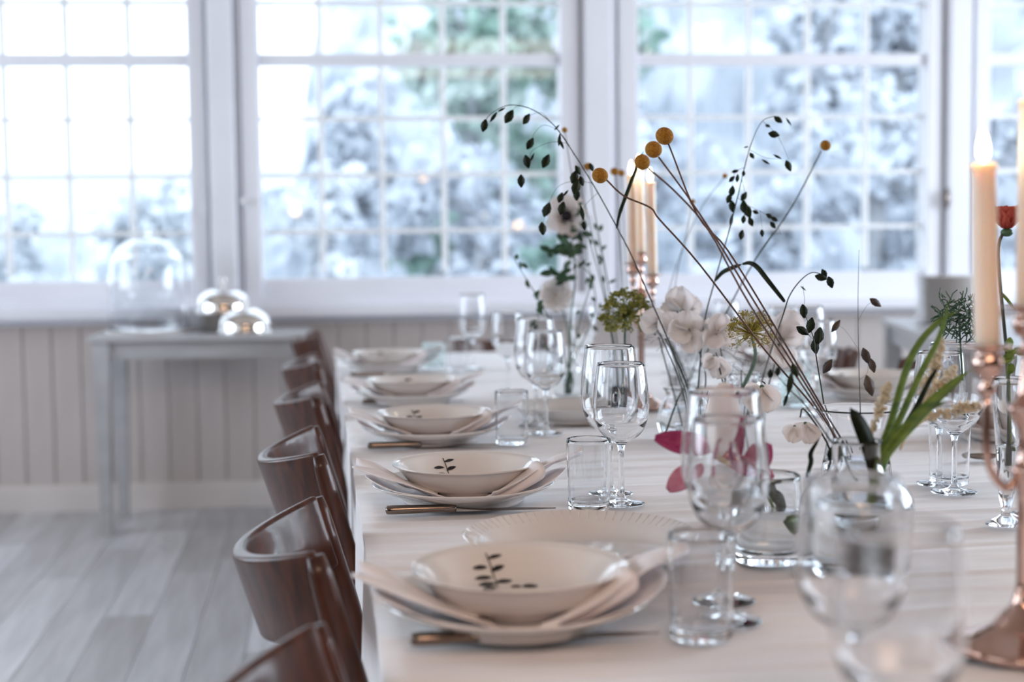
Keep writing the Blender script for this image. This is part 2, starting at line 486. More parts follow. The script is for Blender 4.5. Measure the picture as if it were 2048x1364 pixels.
def window(name, x0, x1, vx, hz, thick):
    """vx: muntin centre x positions; hz: glazing bar heights; thick: height of the transom bar"""
    root = sempty(name)
    yg = WY + 0.085
    f = MB()
    f.chbox(((x0 + x1) / 2, yg - 0.005, (sill_top + GB) / 2), (x1 - x0, 0.06, GB - sill_top), 0.006)
    f.build('bottom_rail', M['paint'], root, False)
    f = MB(); f.chbox(((x0 + x1) / 2, yg - 0.005, WTOP - 0.03), (x1 - x0, 0.06, 0.10), 0.006); f.build('top_rail', M['paint'], root, False)
    f = MB(); f.chbox(((x0 + x1) / 2, yg - 0.01, thick), (x1 - x0, 0.06, 0.050), 0.008); f.build('transom', M['paint'], root, False)
    for v in vx:
        f = MB(); f.chbox((v, yg, (GB + WTOP) / 2), (0.026, 0.034, WTOP - GB - 0.04), 0.008); f.build('muntin', M['muntin'], root, False)
    zs = sorted(hz + [thick])
    for z in hz:
        f = MB()
        vs = [x0] + vx + [x1]
        r = Matrix.Rotation(PI / 2, 3, 'Y')
        f.box(((x0 + x1) / 2, yg, z), (x1 - x0, 0.030, 0.020)); f.box(((x0 + x1) / 2, yg - 0.014, z), (x1 - x0, 0.010, 0.012))
        f.build('muntin', M['muntin'], root, False)
    rows = [GB] + zs + [WTOP - 0.07]
    cols = [x0] + vx + [x1]
    mesh = {}
    for a, c in zip(cols, cols[1:]):
        for d, e in zip(rows, rows[1:]):
            if e - d < 0.03 or c - a < 0.03: continue
            key = (round(c - a, 3), round(e - d, 3))
            if key not in mesh:
                g = MB(); hw, hh = (c - a) / 2 - 0.002, (e - d) / 2 - 0.002
                g.add([(-hw, 0, -hh), (hw, 0, -hh), (hw, 0, hh), (-hw, 0, hh)], [(0, 1, 2, 3)])
                o = g.build('pane', M['pane'], root, False); mesh[key] = o.data
            else:
                o = bpy.data.objects.new('pane', mesh[key]); col.objects.link(o); o.parent = root
            o.location = ((a + c) / 2, yg + 0.008, (d + e) / 2)
hz = [ony(900, y, WY + 0.08).z for y in (461, 349, 237)]
th = ony(900, 121, WY + 0.08).z
hz += [th + (hz[1] - hz[0]), th + 2 * (hz[1] - hz[0])]
hz = [z for z in hz if z < WTOP - 0.12]
U = lambda px: ony(px, 300, WY + 0.08).x
window('window_2', p1[1], p2[0], [U(x) for x in (642, 764, 887, 1008)], hz, th)
window('window_3', p2[1], p3[0], [U(x) for x in (1381, 1497, 1614, 1731)], hz, th)
sp = 0.262
window('window_1', p0[1], p1[0], [U(262) - sp * k for k in (3, 2, 1, 0)], hz, th)
window('window_4', p3[1], p4[0], [p3[1] + 0.24 * k for k in (1, 2, 3, 4)], hz, th)

# ---- side walls with openings, back wall, ceiling
def side_wall(name, xw, openings, sgn):
    b = MB(); z0, z1 = 0.9, 2.6
    b.box((xw + sgn * 0.16, (YB + WY) / 2, z0 / 2), (0.12, WY - YB, z0))
    b.box((xw + sgn * 0.16, (YB + WY) / 2, (z1 + CEIL) / 2), (0.12, WY - YB, CEIL - z1))
    ys = [YB] + [v for o in openings for v in o] + [WY + 0.1]
    for i in range(0, len(ys), 2):
        b.box((xw + sgn * 0.16, (ys[i] + ys[i + 1]) / 2, (z0 + z1) / 2), (0.12, ys[i + 1] - ys[i], z1 - z0))
    struct(b.build(name, M['sidewall'], smooth=False))
    for a, c in openings:
        f = MB(); n = 5
        for k in range(n + 1):
            f.box((xw + sgn * 0.02, a + (c - a) * k / n, (z0 + z1) / 2), (0.03, 0.04, z1 - z0))
        for k in range(5):
            f.box((xw + sgn * 0.02, (a + c) / 2, z0 + (z1 - z0) * k / 4), (0.03, c - a, 0.035))
        g = f.build('window_%d' % (5 + len([o for o in bpy.data.objects if o.name.startswith('window_') and o.parent is None and o.name[7:].isdigit() and int(o.name[7:]) >= 5])), M['muntin'], smooth=False)
        struct(g)
side_wall('wall_left', XL, [(-1.9, 0.7), (1.9, 5.3)], -1)
side_wall('wall_right', XR, [(1.8, 5.0)], 1)
b = MB(); b.box(((XL + XR) / 2, YB - 0.06, CEIL / 2), (XR - XL + 0.5, 0.12, CEIL)); struct(b.build('wall_front', M['darkwall'], smooth=False))
b = MB(); b.box(((XL + XR) / 2, (YB + WY) / 2, CEIL + 0.05), (XR - XL + 0.6, WY - YB + 0.5, 0.1)); struct(b.build('ceiling', M['ceilpaint'], smooth=False))

# ---- pendant lamps in the room behind the camera (they mirror in the panes)
def mirror_pt(px, py, yl):
    d = ray(px, py); yp = WY + 0.093
    t = (yp + (yp - yl)) / d.y
    return Vector((d.x * t, yl, CAM.z + d.z * t))
def pendant(px, py, yl, width, label):
    p = mirror_pt(px, py, yl)
    r = width / 2
    t = thing('pendant_lamp', label, 'lamp', (p.x, p.y, p.z), 0, 'lamps hanging behind the viewer')
    b = MB(); b.lathe(smooth_prof([(0, -0.35 * r), (r * 0.6, -0.33 * r), (r, -0.2 * r), (r * 0.93, 0.12 * r), (r * 0.5, 0.6 * r), (r * 0.3, 1.0 * r), (0, 1.1 * r)], 4), 32)
    b.build('lamp_shade', M['opal'], t)
    b = MB(); b.tube([(0, 0, r), (0, 0, CEIL - p.z)], 0.006, 6); b.build('cord', M['wick'], t)
pendant(585, 235, -1.6, 0.50, 'wide opal pendant lamp with stepped shade')
pendant(1296, 116, -1.2, 0.17, 'small opal pendant lamp hung lower of the small pair')
pendant(1396, 62, -1.2, 0.13, 'small opal pendant lamp hung higher of the small pair')
for (x, y, z, s) in ((-1.2, -4.3, 1.5, 'beside the dark wall, low'), (0.3, -4.3, 1.9, 'at the middle of the dark wall'), (1.4, -4.2, 1.3, 'at the far end of the dark wall')):
    t = thing('wall_lamp', 'small warm wall lamp ' + s, 'lamp', (x, y, z), 0)
    b = MB(); b.ball((0, 0, 0), 0.05); b.build('bulb', M['bulb'], t)
    b = MB(); b.box((0, -0.13 if y > -4.25 else -0.14, -0.02), (0.06, 0.2, 0.03)); b.build('bracket', M['steel'], t)

# ================================================================== OUTSIDE
b = MB(); b.box((2, WY + 21, -0.30), (60, 40, 0.2)); g = b.build('ground', M['snow'], smooth=False); struct(g)
def tree(loc, h, spread, label, fm, seed, n=900, crown0=0.15, clump=0.10):
    r = random.Random(seed)
    t = thing('tree', label, 'tree', loc, 0, 'frosted trees and bushes outside the windows')
    b = MB(); tips = []
    def branch(p, d, L, rad, lev):
        pts = [p]; q = p
        for k in range(4):
            d = (d + Vector((r.uniform(-.22, .22), r.uniform(-.22, .22), r.uniform(-.05, .15)))).normalized()
            q = q + d * L / 4; pts.append(q)
        b.tube(pts, [rad * (1 - 0.16 * i) for i in range(5)], 6)
        tips.extend(pts[2:])
        if lev < 3:
            for k in range(4 if lev else 9):
                s0 = pts[r.randint(1 if lev else 1, 4)]
                a = r.uniform(0, 2 * PI)
                dd = (d * 0.5 + Vector((math.cos(a), math.sin(a), r.uniform(-0.1, 0.6)))).normalized()
                branch(s0, dd, L * r.uniform(.38, .6) * (spread if lev == 0 else 1), rad * 0.5, lev + 1)
    branch(Vector((0, 0, 0)), Vector((0, 0, 1)), h * 0.72, 0.035 * h, 0)
    b.build('trunk', M['bark'], t)
    f = MB()
    for k in range(n):
        p = r.choice(tips) + Vector((r.gauss(0, .12), r.gauss(0, .12), r.gauss(0, .12))) * h * 0.22
        if p.z < h * 0.03: p.z = h * 0.03 + r.random() * 0.1
        s = clump * r.uniform(.5, 1.4)
        a = Vector((r.uniform(-1, 1), r.uniform(-1, 1), r.uniform(-1, 1))).normalized()
        c = a.cross(Vector((r.uniform(-1, 1), r.uniform(-1, 1), r.uniform(-1, 1)))).normalized()
        e = a.cross(c)
        f.add([p + a * s, p + c * s * .7, p - a * s, p - c * s * .7, p + e * s * .5], [(0, 1, 4), (1, 2, 4), (2, 3, 4), (3, 0, 4), (3, 2, 1, 0)])
    fo = f.build('foliage', fm, t, False); fo['kind'] = 'stuff'
def ext(px, Y, z=-0.2):
    d = ray(px, 480); return Vector((d.x * Y / d.y, Y, z))
def hedge(name, label, px0, px1, Y, hfun, m, seed):
    r = random.Random(seed); b = MB(); nx = 90; nz = 22
    x0_, x1_ = ext(px0, Y).x, ext(px1, Y).x
    from mathutils import noise as mn
    def fn(a, c):
        x = x0_ + (x1_ - x0_) * a; H = hfun(px0 + (px1 - px0) * a)
        ph = c * PI; z = -.2 + H * math.sin(ph) ** .55
        y = Y + 1.0 * (1 - math.cos(ph)) * .5 + (.0 if c < 1 else 0)
        d = mn.fractal(Vector((x * 1.3, y, z * 1.3)), .6, 2.0, 4) * .38
        return (x + d * .4, y - d, z + d * .5 if c not in (0, 1) else -.2)
    b.grid(fn, nx, nz); o = b.build(name, m, smooth=False); tag(o, label, 'hedge')
def hh_(p): 
    k = min(1, max(0, (p - 560) / 110)); return 2.0 + 2.9 * k * k * (3 - 2 * k)
hedge('hedge', 'high frosted hedge closing the garden behind the trees', 520, 2500, 19, hh_, M['frost'], 1)
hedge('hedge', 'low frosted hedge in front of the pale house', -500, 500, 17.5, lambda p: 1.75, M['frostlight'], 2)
tspec = [
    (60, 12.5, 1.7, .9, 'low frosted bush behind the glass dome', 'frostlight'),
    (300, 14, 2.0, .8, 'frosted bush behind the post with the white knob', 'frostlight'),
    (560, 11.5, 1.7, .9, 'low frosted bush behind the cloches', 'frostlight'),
    (700, 14, 3.2, .5, 'frosted round tree behind the middle window', 'frost'),
    (880, 15.5, 4.6, .5, 'tall frosted green conifer behind the middle window', 'frostgreen'),
    (1000, 11.5, 2.2, .7, 'grey frosted bush behind the white anemone', 'frost'),
    (1100, 16, 5.2, .45, 'tall green conifer behind the post beside the candles', 'frostgreen'),
    (1330, 12.5, 2.8, .6, 'frosted tree behind the yellow button flowers', 'frost'),
    (1490, 15.5, 4.8, .5, 'tall frosted tree behind the window with the single yellow button', 'frost'),
    (1610, 11.5, 2.5, .7, 'broad frosted bush behind the window with the single yellow button', 'frost'),
    (1760, 15.5, 4.8, .5, 'tall frosted tree by the hinge post', 'frost'),
    (1890, 12.0, 2.8, .6, 'frosted bush behind the stack of plates', 'frost'),
    (2060, 15.5, 4.8, .5, 'frosted tree behind the tall candle', 'frost'),
]
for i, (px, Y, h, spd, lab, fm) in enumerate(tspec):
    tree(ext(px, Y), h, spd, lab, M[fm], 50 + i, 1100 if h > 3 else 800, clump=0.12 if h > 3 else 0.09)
# far pale house and garden wall behind the trees
c = ext(180, 26)
h = thing('house', 'pale house with snowy roof far behind the garden', 'building', (c.x, c.y, c.z), 0)
b = MB(); b.box((0, 0, 0.85), (9, 5, 1.7)); b.build('wall', M['farwall'], h, False)
b = MB(); b.add([(-4.8, -2.8, 1.7), (4.8, -2.8, 1.7), (4.8, 2.8, 1.7), (-4.8, 2.8, 1.7), (-4.2, 0, 2.7), (4.2, 0, 2.7)], [(0, 1, 5, 4), (3, 4, 5, 2), (0, 4, 3), (1, 2, 5), (0, 3, 2, 1)]); b.build('roof', M['farroof'], h, False)
for k in range(5):
    b = MB(); b.box((-3.4 + k * 1.7, -2.52, 1.0), (0.7, 0.06, 0.8)); b.build('window', M['bark'], h, False)
b = MB(); 

# ================================================================== TABLE
xe, _ = Tinv(onz(722, 999, TZ))
xe -= 0.004
TW = 1.50
x0t, x1t = xe, xe + TW
_, yend = Tinv(onz(1024, 702, TZ))
y0t, y1t = 0.32, yend
t = thing('dining_table', 'long dining table hidden under the white tablecloth', 'table', T((x0t + x1t) / 2, (y0t + y1t) / 2, 0), TA)
hw, hl = TW / 2 - 0.012, (y1t - y0t) / 2 - 0.012
b = MB(); b.box((0, 0, TZ - 0.029), (2 * hw, 2 * hl, 0.03)); b.build('tabletop', M['chair'], t, False)
b = MB(); b.box((0, 0, TZ - 0.08), (2 * hw - 0.3, 2 * hl - 0.3, 0.08)); b.build('apron', M['chair'], t, False)
for sx in (-1, 1):
    for sy in (-1, 1):
        b = MB(); b.box((sx * (hw - 0.35), sy * (hl - 0.2), (TZ - 0.1) / 2 + 0.0), (0.07, 0.07, TZ - 0.1)); b.build('leg', M['chair'], t, False)
def cloth():
    drop = 0.27
    nx = 60; dn = 18
    xs = list(np.linspace(-drop, -0.012, dn)) + list(np.linspace(0, TW, nx)) + list(np.linspace(TW + 0.012, TW + drop, dn))
    L = y1t - y0t
    ys = list(np.linspace(-drop, -0.012, 8)) + list(np.linspace(0, L, 760)) + list(np.linspace(L + 0.012, L + drop, 10))
    X, Y = np.meshgrid(np.array(xs), np.array(ys), indexing='ij')
    dx = np.where(X < 0, -X, np.where(X > TW, X - TW, 0)); dy = np.where(Y < 0, -Y, np.where(Y > L, Y - L, 0))
    d = np.maximum(dx, dy)
    px = np.clip(X, 0, TW); py = np.clip(Y, 0, L)
    fold = lambda s: 0.012 * np.sin(s * 13 + 1) + 0.009 * np.sin(s * 29 + 2.2) + 0.005 * np.sin(s * 47)
    k = np.clip(d / 0.2, 0, 1) ** 0.8
    r = 0.012
    out = np.where(d > 0, np.minimum(d, r), 0)
    sgnx = np.where(X < 0, -1, np.where(X > TW, 1, 0)); sgny = np.where(Y < 0, -1, np.where(Y > L, 1, 0))
    px = px + sgnx * (out * 0.7 - 0.006 + (fold(Y) * k * 0.8) - 0.012 * k) * (dx > 0)
    py = py + sgny * (out * 0.7 - 0.006 + (fold(X + 3) * k)) * (dy > 0)
    z = -np.where(d < r, d * 0.35, d - r * 0.65)
    # press creases across and along the top
    rs = np.random.RandomState(5)
    hh = np.zeros_like(X)
    yy = Y + 0.006 * np.sin(X * 5)
    pos = 0.25
    while pos < L:
        a = rs.uniform(0.0026, 0.0050) * rs.choice([1, 1, -1]); wd = rs.uniform(0.007, 0.017)
        tilt = rs.uniform(-0.03, 0.03)
        c0, wx = rs.uniform(0, TW), rs.uniform(0.5, 1.3)
        hh += a * np.exp(-((yy - pos - tilt * X) / wd) ** 2) * np.exp(-((X - c0) / wx) ** 2)
        pos += rs.uniform(0.04, 0.10)
    hh += 0.0016 * np.sin(Y * 21 + 2 * np.sin(X * 3)) * np.sin(X * 4 + 1) + 0.0006 * np.sin(Y * 95 + 3 * np.sin(X * 6 + Y))
    hh += 0.0016 * np.exp(-((X - 0.52) / 0.008) ** 2)
    hh = np.minimum(hh, .0045)
    z = z + hh * (d < 0.002) + 0.0014
    nX, nY = X.shape
    cxm, cym = (x0t + x1t) / 2, (y0t + y1t) / 2
    V = np.stack([px + x0t - cxm, py + y0t - cym, z + TZ - 0.004], -1).reshape(-1, 3)
    idx = np.arange(nX * nY).reshape(nX, nY)
    Fc = np.stack([idx[:-1, :-1], idx[1:, :-1], idx[1:, 1:], idx[:-1, 1:]], -1).reshape(-1, 4)
    b = MB(); b.v = V.tolist(); b.f = Fc.tolist()
    o = b.build('tablecloth', M['cloth'], None, True, T(cxm, cym, 0), TA)
    tag(o, 'creased white linen tablecloth hanging over the long dining table', 'tablecloth')
cloth()
SURF = TZ + 0.0035     # where things stand

# ================================================================== CHAIRS
def make_chair():
    t = thing('dining_chair', 'chair', 'chair')
    zt = 0.792; hwid = 0.178
    TL = R_(17)
    def arc(u):   # u -1..1 -> depth of the bow, sideways
        return -0.098 * (1 - abs(u) ** 2.2), u * hwid
    def panel(side):
        def fn(a, c):
            u = -1 + 2 * a
            x, y = arc(u)
            x2, y2 = arc(min(1, u + 0.01)); x1, y1 = arc(max(-1, u - 0.01))
            tx, ty = x2 - x1, y2 - y1; l = math.hypot(tx, ty); nx, ny = -ty / l, tx / l
            hh = 0.112 * c - 0.010 * c * abs(u) ** 3
            th = 0.0070 + 0.0035 * (1 - abs(u) ** 3) * (1 - .6 * c)
            d = x + side * nx * th
            return (d * math.cos(TL) + hh * math.sin(TL), y * (1 - 0.03 * c) + side * ny * th, zt + d * math.sin(TL) - hh * math.cos(TL))
        return fn
    b = MB()
    n, m_ = 41, 9
    b.grid(panel(1), n, m_); k = len(b.v); b.grid(panel(-1), n, m_)
    b.f[len(b.f) // 2:] = [tuple(reversed(f)) for f in b.f[len(b.f) // 2:]]
    for i in range(n - 1):
        b.f.append((i * m_, (i + 1) * m_, k + (i + 1) * m_, k + i * m_)[::-1])
        b.f.append((i * m_ + m_ - 1, (i + 1) * m_ + m_ - 1, k + (i + 1) * m_ + m_ - 1, k + i * m_ + m_ - 1))
    for j in range(m_ - 1):
        b.f.append((j, j + 1, k + j + 1, k + j)); b.f.append(((n - 1) * m_ + j, k + (n - 1) * m_ + j, k + (n - 1) * m_ + j + 1, (n - 1) * m_ + j + 1))
    o = b.build('backrest', M['chair'], t)
    md = o.modifiers.new('round', 'BEVEL'); md.width = 0.0055; md.segments = 3; md.limit_method = 'ANGLE'
    for sy in (-1, 1):
        yb = hwid + 0.006
        pts = cr([(0.002, sy * yb, 0.787), (0.024, sy * yb, 0.70), (0.048, sy * yb, 0.60), (0.056, sy * yb, 0.46), (0.03, sy * yb, 0.25), (-0.055, sy * 0.19, 0.0)], 4)
        b = MB(); b.tube(pts, [0.0085] + [0.0115 + 0.006 * math.sin(min(1, i / 12) * PI / 2) for i in range(len(pts) - 2)] + [0.012], 12, flat=1.25)
        b.build('leg', M['chair'], t)
        b = MB(); b.tube([(0.39, sy * 0.185, 0.43), (0.395, sy * 0.188, 0.2), (0.40, sy * 0.19, 0.0)], [0.019, 0.016, 0.012], 10); b.build('leg', M['chair'], t)
        b = MB(); b.tube([(0.03, sy * 0.186, 0.20), (0.39, sy * 0.187, 0.20)], 0.009, 8); b.build('stretcher', M['chair'], t)
        b = MB(); b.box((0.22, sy * 0.17, 0.415), (0.34, 0.02, 0.05)); b.build('seat_rail', M['chair'], t, False)
    b = MB()
    def top(a, c):
        x = 0.05 + 0.38 * a; y = (-1 + 2 * c) * (0.19 + 0.015 * a)
        return (x, y, 0.447 - 0.010 * (1 - (2 * c - 1) ** 2) * math.sin(PI * min(1, a * 1.1)))
    b.grid(top, 12, 12)
    b.build('seat', M['chair'], t, solid=0.016)
    return t
chairK = Kind(make_chair())
ordw = ['first', 'second', 'third', 'fourth', 'fifth', 'sixth']
# far end (px,py) of each backrest top as seen in the photograph, rise 0.80
cpos = []
for k, (px, py) in enumerate([(604, 1262), (648, 1000), (630, 857), (640, 766), (630, 709), (634, 663)]):
    p = onz(px, py, 0.785)
    x, y = Tinv(p)
    cpos.append((x + (.012 if k < 2 else 0), y - 0.178))
print('chairs', cpos, 'edge', xe, 'yend', yend)
for k, (x, y) in enumerate(cpos):
    if k == 5: y = max(y, cpos[4][1] + .5)
    chairK.put(T(min(x, xe - 0.066), y, 0), TA + R_([0, 0, 1.5, -1, 1, 0][k]), 'dark varnished bentwood chair on the wainscot side, %s from the camera end' % ordw[k],
               'chairs along the open side of the table')
for k, y in enumerate((2.2, 2.95, 3.72, 4.5)):
    chairK.put(T(x1t + 0.10, y, 0), TA + PI + R_([2, -6, -5, 3][k]), 'dark bentwood chair beyond the flowers, %s from the camera end of that row' % ordw[k], 'chairs along the far side of the table')
cp = onz(1083, 690, 0.70); hx, hy = Tinv(cp)
chairK.put(T((x0t + x1t) / 2 - 0.13, y1t + 0.12, 0), TA - PI / 2, 'dark bentwood chair at the window end of the table', 'chair at the head of the table')

# ================================================================== TABLEWARE
def make_plate():
    t = thing('dinner_plate', 'plate', 'plate')
    b = MB(); b.lathe([(0, .004), (.083, .004), (.086, 0), (.091, 0), (.0935, .004), (.0945, .0075), (.097, .0085), (.098, .0105)] + smooth_prof([(.100, .0115), (.118, .0175), (.1385, .0275)], 3) + [(.1398, .0290), (.1390, .0302), (.1375, .0298)] + smooth_prof([(.118, .0205), (.104, .0155), (.094, .0100), (.080, .0080)], 3) + [(0, .0075)], 72)
    b.build('dish', M['porcelain'], t, angle=60)
    b = MB()
    for i in range(60):
        a = 2 * PI * i / 60
        b.tube([(.126 * math.cos(a), .126 * math.sin(a), .0240), (.137 * math.cos(a), .137 * math.sin(a), .0296)], 0.0006, 4)
    o = b.build('fluting', M['porcelain'], t)
    return t
bowl_in = smooth_prof([(.1118, .0452), (.1035, .0415), (.094, .031), (.080, .0155), (.062, .0085), (.045, .0065)], 6) + [(0, .006)]
def bowl_z(r):
    for (r1, z1), (r0, z0) in zip(bowl_in, bowl_in[1:]):
        if r0 <= r <= r1: return z0 + (z1 - z0) * (r - r0) / max(1e-9, r1 - r0)
    return .0452
def make_bowl():
    t = thing('soup_bowl', 'bowl', 'bowl')
    b = MB()
    b.lathe([(0, .003), (.055, .003), (.057, 0), (.061, 0), (.063, .004)] + smooth_prof([(.066, .0065), (.082, .0135), (.0955, .027), (.1045, .039), (.1125, .0440)], 4) + [(.1132, .0452), (.1128, .0462)] + bowl_in, 72)
    b.build('dish', M['porcelain'], t, angle=60)
    # painted sprig on the inner wall: polar patch (arc position s along wall, angle)
    def pt(cx, cyv):      # local motif coordinates (m): cx sideways, cyv up the wall -> on the surface
        r = 0.066 + cyv * 0.62; a = PI / 2 + R_(14) - cx / 0.085
        z = bowl_z(r)
        return Vector((r * math.cos(a), r * math.sin(a), z + 0.0006)) - Vector((math.cos(a), math.sin(a), 0)) * 0.0007
    def leafp(m, x0, y0, ang, L, W):
        n = 7; vs = []
        for i in range(n + 1):
            u = i / n; w_ = W * math.sin(PI * u) ** 0.8
            for s in (-1, 0, 1):
                lx, ly = L * u, s * w_ + 0.15 * L * u * u * (1 if math.cos(ang) > 0 else -1) * -1
                vs.append(pt(x0 + lx * math.cos(ang) - ly * math.sin(ang), y0 + lx * math.sin(ang) + ly * math.cos(ang)))
        fs = []
        for i in range(n):
            for j in range(2):
                a = i * 3 + j; fs.append((a, a + 3, a + 4, a + 1))
        m.add(vs, fs)
    b = MB()
    stem = [(0, -0.012 + 0.006 * i) for i in range(12)]
    vs = []; 
    for x_, y_ in stem:
        vs += [pt(x_ - 0.0007 + 0.002 * math.sin(y_ * 60), y_), pt(x_ + 0.0007 + 0.002 * math.sin(y_ * 60), y_)]
    b.add(vs, [(2 * i, 2 * i + 2, 2 * i + 3, 2 * i + 1) for i in range(len(stem) - 1)])
    for x_, y_, an, L, W in ((0, .006, 18, .024, .0062), (0, .002, 160, .027, .0070), (0, .020, 165, .024, .0040), (0, .030, 30, .018, .0034), (-.002, .036, 168, .018, .0028), (0, .046, 24, .016, .0026), (-.004, -.010, 178, .028, .0085)):
        leafp(b, x_, y_, R_(an), L, W)
    o = b.build('leaf_sprig', M['motif'], t, False); o['label'] = 'dark painted leaf sprig'
    # a second small sprig nearer the well
    b = MB()
    for x_, y_, an, L, W in ((.036, -.012, 20, .026, .008), (.036, -.012, 165, .018, .006)):
        leafp(b, x_, y_, R_(an), L, W)
    b.build('leaf_sprig', M['motif'], t, False)['label'] = 'small dark painted leaf'
    return t
def make_knife():
    t = thing('table_knife', 'knife', 'knife')
    b = MB()
    pr = [(0, .0025, .006), (.002, .0062, .008), (.010, .0078, .0092), (.03, .0066, .0085), (.06, .0058, .0075), (.085, .0055, .0068), (.097, .0064, .0072), (.103, .0054, .006)]
    vs = []; seg = 12
    for x, hh, wv in pr:
        for k in range(seg):
            a = 2 * PI * k / seg; c_, s_ = math.cos(a), math.sin(a)
            vs.append((x, wv * (abs(c_) ** .75) * (1 if c_ > 0 else -1), 0.0065 + min(hh, .0065) * (abs(s_) ** .75) * (1 if s_ > 0 else -1)))
    fs = []
    for i in range(len(pr) - 1):
        for k in range(seg): fs.append((i * seg + k, i * seg + (k + 1) % seg, (i + 1) * seg + (k + 1) % seg, (i + 1) * seg + k))
    fs += [tuple(range(seg - 1, -1, -1)), tuple((len(pr) - 1) * seg + k for k in range(seg))]
    b.add(vs, fs); b.build('handle', M['steel'], t)
    b = MB(); vs = []; n = 14
    for i in range(n + 1):
        u = i / n; x = .103 + .147 * u
        lo = -0.009 * (1 - max(0, (u - .75) / .25) ** 2 * 0.6) if u > .02 else -0.005
        hi = 0.0065 - 0.012 * max(0, (u - .55) / .45) ** 1.6
        if u == 1: hi = lo + 0.001
        zt = 0.0016 * (1 - .4 * u)
        for (y, z) in ((lo, 0.0), (hi, -zt), (hi, zt), (lo, 0.0004)):
            vs.append((x, y, 0.0065 - 0.0045 * min(1, u * 3) + z))
    fs = [(4 * i + k, 4 * i + (k + 1) % 4, 4 * i + 4 + (k + 1) % 4, 4 * i + 4 + k) for i in range(n) for k in range(4)] + [(3, 2, 1, 0), (4 * n, 4 * n + 1, 4 * n + 2, 4 * n + 3)]
    b.add(vs, fs); b.build('blade', M['steel'], t, angle=40)
    return t
def make_fork():
    t = thing('table_fork', 'fork', 'fork')
    b = MB(); pts = cr([(0, 0, .003), (.05, 0, .005), (.11, 0, .010), (.14, 0, .006)], 4)
    b.tube(pts, [.007, .0068, .006, .005, .0042, .004, .0036, .0034, .0034, .0034, .004, .005, .0055], 8, flat=.4); b.build('handle', M['steel'], t)
    for k in range(4):
        y = (-1.5 + k) * .0055
        b = MB(); b.tube(cr([(.138, y * .7, .006), (.15, y, .004), (.175, y, .006), (.195, y, .011)], 3), 0.0013, 6); b.build('tine', M['steel'], t)
    return t
def pz(r):      # inner surface of the under-plate
    return .0095 if r < .092 else (.0095 + (min(r, .138) - .092) * .45)
def make_napkin(seed=0):
    t = thing('napkin', 'napkin', 'napkin')
    r = random.Random(seed)
    j1, j2, j3 = r.uniform(-.005, .005), r.uniform(-.003, .006), r.uniform(-4, 4)
    def ride(x, y): return pz(math.hypot(x, y)) + .0018
    def lower(a, c):                  # sheet lying in the plate, near edge following the rim
        x = -.150 + .305 * a
        q = max(0, 1 - (abs(x) / .158) ** 2.4)
        yn, yf = -.104 * q ** .6 - .012, .05 * q
        y = yn + (yf - yn) * c
        z = ride(x, y) + .0025 * math.sin(a * 19 + c * 3 + j3) * (1 - q) + .016 * max(0, (abs(x) - .10) / .055) ** 1.4
        return (x, y, z)
    b = MB(); b.grid(lower, 40, 14); b.build('lower_layer', M['napkin'], t, solid=0.0016)
    def wing(a, c):                   # pointed leaf on the chair side
        x = -.030 - .140 * a
        wv = .050 * math.sin(PI * (.18 + .80 * a)) ** .9 + .001
        ym = -.072 + .052 * a + j1 * a
        y = ym + (2 * c - 1) * wv
        z = ride(x, y) + .004 + .016 * a ** 1.5 + .009 * (1 - (2 * c - 1) ** 2) * math.sin(PI * a) + (.004 + j2) * a
        return (x, y, z)
    b = MB(); b.grid(wing, 22, 12); b.build('wing_fold', M['napkin'], t, solid=0.0014)
    def wing2(a, c):
        x = -.045 - .118 * a
        wv = .040 * math.sin(PI * (.15 + .83 * a)) ** .9 + .001
        y = -.040 + .030 * a + (2 * c - 1) * wv
        z = ride(x, y) + .010 + .020 * a ** 1.3 + .010 * (1 - (2 * c - 1) ** 2)
        return (x, y, z)
    b = MB(); b.grid(wing2, 16, 9); b.build('wing_fold', M['napkin'], t, solid=0.0014)
    def cone(a, c):                   # rolled near edge, opening towards the glasses
        x = .012 + .090 * a
        rr_ = .003 + .0120 * a ** 1.1
        ph = -PI * .55 + c * 1.75 * PI
        yc, zc = -.092 + .022 * a + j1, ride(x, -.09 + .02 * a) + rr_ + .002 + .012 * a * a
        return (x + .010 * math.sin(c * 5) * a, yc - rr_ * math.cos(ph) * 1.15, zc + rr_ * math.sin(ph) * .9)
    b = MB(); b.grid(cone, 18, 26); b.build('rolled_edge', M['napkin'], t, solid=0.0012)
    def right(a, c):                  # fold that climbs out over the rim to a tip
        x = .030 + (.145 + j2) * a
        wv = .054 * (1 - a ** 2.4) + .003
        y = -.062 + .046 * a + (2 * c - 1) * wv
        z = ride(x, y) + .007 + .034 * a ** 1.6 + .005 * math.sin(c * 6 + a * 3) * a + .008 * (1 - c) * math.sin(PI * a)
        return (x, y, z)
    b = MB(); b.grid(right, 24, 14); b.build('folded_layer', M['napkin'], t, solid=0.0014)
    def back(a, c):                   # second tip standing behind
        x = .095 + .075 * a
        y = -.005 + .060 * c - .010 * a
        z = ride(x, y) + .008 + .034 * a ** 1.2 * (1 - .45 * c) + .004 * math.sin(c * 7 + a * 2 + j3) * a
        return (x, y, z)
    b = MB(); b.grid(back, 14, 12); b.build('back_fold', M['napkin'], t, solid=0.0014)
    return t

